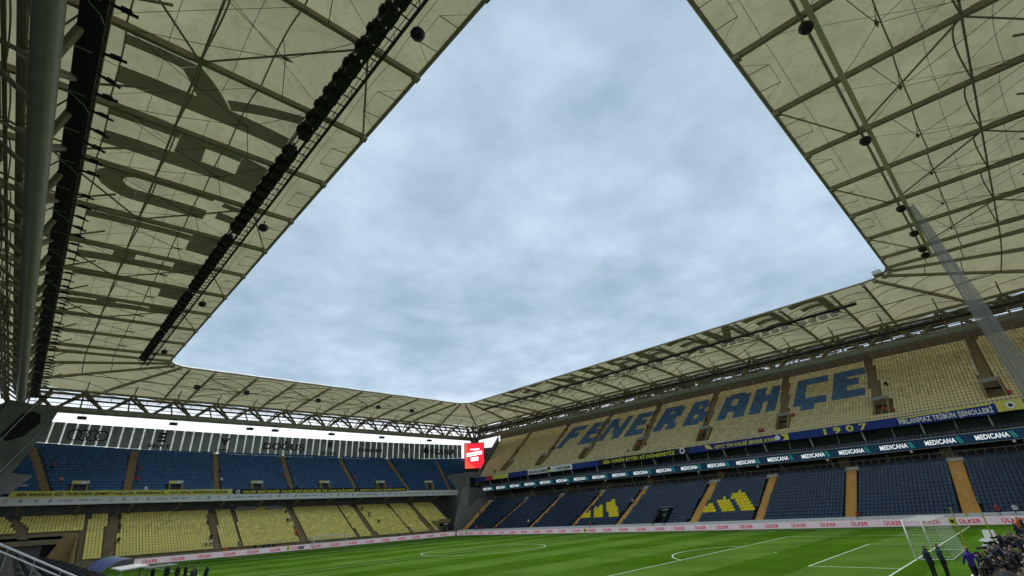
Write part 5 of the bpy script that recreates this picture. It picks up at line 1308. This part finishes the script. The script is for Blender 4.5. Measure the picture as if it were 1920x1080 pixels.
# scattered people in the stands
def on(t, s, o): return t.M(s, o, t.z0+t.rise*int((o-t.o0)/t.d))
ST = [
 (EL, -2.9, 121.2, 'sit', 'cloth_black', 'person in black at the top of the leftmost yellow stairs'), (EL, -2.9, 118.0, 'sit', 'cloth_black', 'person in dark clothes halfway up the leftmost yellow stairs'),
 (EL, -2.9, 114.0, 'sit', 'cloth_black', 'person in black low on the leftmost yellow stairs'), (EL, 12.1, 118.0, 'sit', 'cloth_grey', 'person seated left of the second yellow stairs'),
 (EL, 12.0, 112.6, 'stand', 'cloth_black', 'person standing low beside the second yellow stairs'), (EL, 11.0, 110.9, 'stand', 'cloth_white', 'person in white at the foot of the second yellow stairs'),
 (EL, 11.8, 110.9, 'stand', 'cloth_white', 'second person in white at the foot of the yellow stairs'), (EL, 29.2, 121.0, 'sit', 'cloth_black', 'dark figure at the top of the middle yellow stairs'),
 (EL, 28.6, 117.4, 'sit', 'cloth_black', 'dark figure left of the middle yellow stairs'), (EL, 29.4, 117.6, 'sit', 'cloth_pink', 'figure in pink left of the middle yellow stairs'),
 (EL, 29.4, 113.0, 'stand', 'cloth_orange', 'person in orange low beside the middle yellow stairs'), (EL, 29.0, 112.4, 'sit', 'cloth_red', 'person in red below the one in orange'),
 (EL, 48.8, 120.4, 'sit', 'cloth_black', 'person near the top of the fourth yellow stairs'), (EL, 49.4, 117.2, 'stand', 'cloth_black', 'person in black standing right of the fourth yellow stairs'),
 (EL, 51.0, 115.0, 'sit', 'cloth_black', 'person in black sitting lower on the right of the fourth stairs'),
 (EU, -13.5, 121.6, 'sit', 'cloth_pink', 'person in pink low beside the leftmost blue stairs'), (EU, -15.2, 125.2, 'sit', 'cloth_red', 'person in red high beside the leftmost blue stairs'),
 (EU, -1.6, 121.2, 'sit', 'cloth_red', 'person in red low beside the second blue stairs'), (EU, -1.2, 125.0, 'sit', 'cloth_red', 'person in red higher beside the second blue stairs'),
 (EU, -.2, 118.6, 'stand', 'cloth_white', 'person in white at the balcony by the second blue stairs'), (EU, 13.9, 124.6, 'sit', 'cloth_navy', 'person in navy beside the third blue stairs'),
 (EU, 13.9, 121.2, 'sit', 'cloth_white', 'person in white beside the third blue stairs'), (EU, 28.3, 123.4, 'sit', 'cloth_red', 'person in red left of the fourth blue stairs'),
 (EU, 28.2, 118.6, 'stand', 'cloth_black', 'dark pair by the fourth blue stairs, left one'), (EU, 30.2, 118.6, 'stand', 'cloth_black', 'dark pair by the fourth blue stairs, right one'),
 (EU, 47.0, 122.6, 'sit', 'cloth_red', 'person in red beside the fifth blue stairs'), (EU, 56.0, 118.6, 'sit', 'cloth_red', 'person in red near the right end of the far balcony'),
 (RL, 63.6, 77.2, 'sit', 'cloth_white', 'person in white by the sixth navy stairs'), (RL, 54.6, 78.4, 'sit', 'cloth_pink', 'person in pink beside the yellow seat logo'),
 (RL, 81.6, 73.0, 'walk', 'cloth_white', 'person in white walking in front of the navy seats'), (RL, 105.4, 77.6, 'walk', 'cloth_black', 'person in black climbing the orange stairs by the corner'),
 (RL, 12.3, 72.3, 'sit', 'cloth_red', 'person in red at the foot of the orange stairs'), (RL, 100.5, 72.3, 'sit', 'cloth_pink', 'person in pink in the front row near the corner'),
 (RL, 98.0, 72.3, 'sit', 'cloth_red', 'person in red in the front row near the corner'), (RL, 62.0, 72.3, 'sit', 'cloth_red', 'person in red in the front row under the yellow logo'),
 (RL, 61.0, 72.3, 'sit', 'cloth_black', 'person in black in the front row under the yellow logo'), (RL, -3.0, 72.3, 'sit', 'cloth_red', 'person in red in the front row behind the right corner'), (RL, -4.6, 72.3, 'sit', 'cloth_white', 'person in white in the front row behind the right corner'),
 (RU, 54.6, 84.7, 'stand', 'cloth_red', 'person in red standing in the passage below letter R'), (RU, 57.2, 83.9, 'sit', 'cloth_pink', 'person in pink sitting below letter E'), (RU, 53.2, 85.3, 'sit', 'cloth_red', 'person in red sitting below letter R'),
 (RU, 38.9, 85.4, 'stand', 'cloth_red', 'person in red standing in the passage below letter A'), (RU, 39.6, 82.8, 'sit', 'cloth_pink', 'person in pink at the balcony below letter A'),
 (RU, 26.6, 83.9, 'sit', 'cloth_red', 'left of two people in red below letter H'), (RU, 26.0, 83.9, 'sit', 'cloth_red', 'right of two people in red below letter H'), (RU, 24.0, 82.8, 'sit', 'cloth_pink', 'person in pink beside the passage below Ç'),
 (RU, 20.8, 87.2, 'sit', 'cloth_red', 'person in red above the passage below Ç'), (RU, 6.0, 83.7, 'stand', 'cloth_red', 'person in red in the passage right of the last E'), (RU, 4.8, 84.2, 'sit', 'cloth_red', 'person in red beside the passage right of the last E'),
 (RU, 56.4, 93.0, 'sit', 'cloth_black', 'person in black on the stairs between E and R'), (RU, 40.0, 91.2, 'sit', 'cloth_black', 'person in black on the stairs between B and A'), (RU, 5.4, 92.0, 'sit', 'cloth_black', 'person in black on the stairs right of the last E'),
 (RU, -9.4, 84.0, 'sit', 'cloth_red', 'person in red by the passage next to the net'), (RU, 104.8, 83.2, 'stand', 'cloth_black', 'dark figure at the screen end of the upper balcony'),
 (RU, 86.3, 90.0, 'sit', 'cloth_black', 'person in black on the stairs left of letter F'), (RU, 103.5, 92.0, 'sit', 'cloth_black', 'person in black on the leftmost upper stairs'),
]
for t, s, o_, p, c, lab in ST:
    x, y, z = on(t, s, o_)
    rz = (-math.pi/2 if t.M is XR else 0)+random.uniform(-.3, .3)
    person(x, y, z+(.0 if p == 'sit' else 0), rz, p, c, 'cloth_black', lab, 1.0)
for i, (x, c) in enumerate(((14.2, 'cloth_orange'), (19.6, 'cloth_black'), (21.4, 'cloth_black'), (22.4, 'cloth_navy'), (23.3, 'cloth_black'), (53.5, 'cloth_grey'))):
    person(x, 108.9, 0, random.uniform(-.5, .5), 'stand' if i % 2 == 0 else 'walk', c, 'cloth_black', ['steward in orange behind the far ÜLKER board', 'dark man alone behind the far ÜLKER board', 'first of three dark men behind the far board', 'man in navy between two dark men behind the far board', 'last of three dark men behind the far board', 'man in grey behind the board right of the far goal'][i], 1.05)
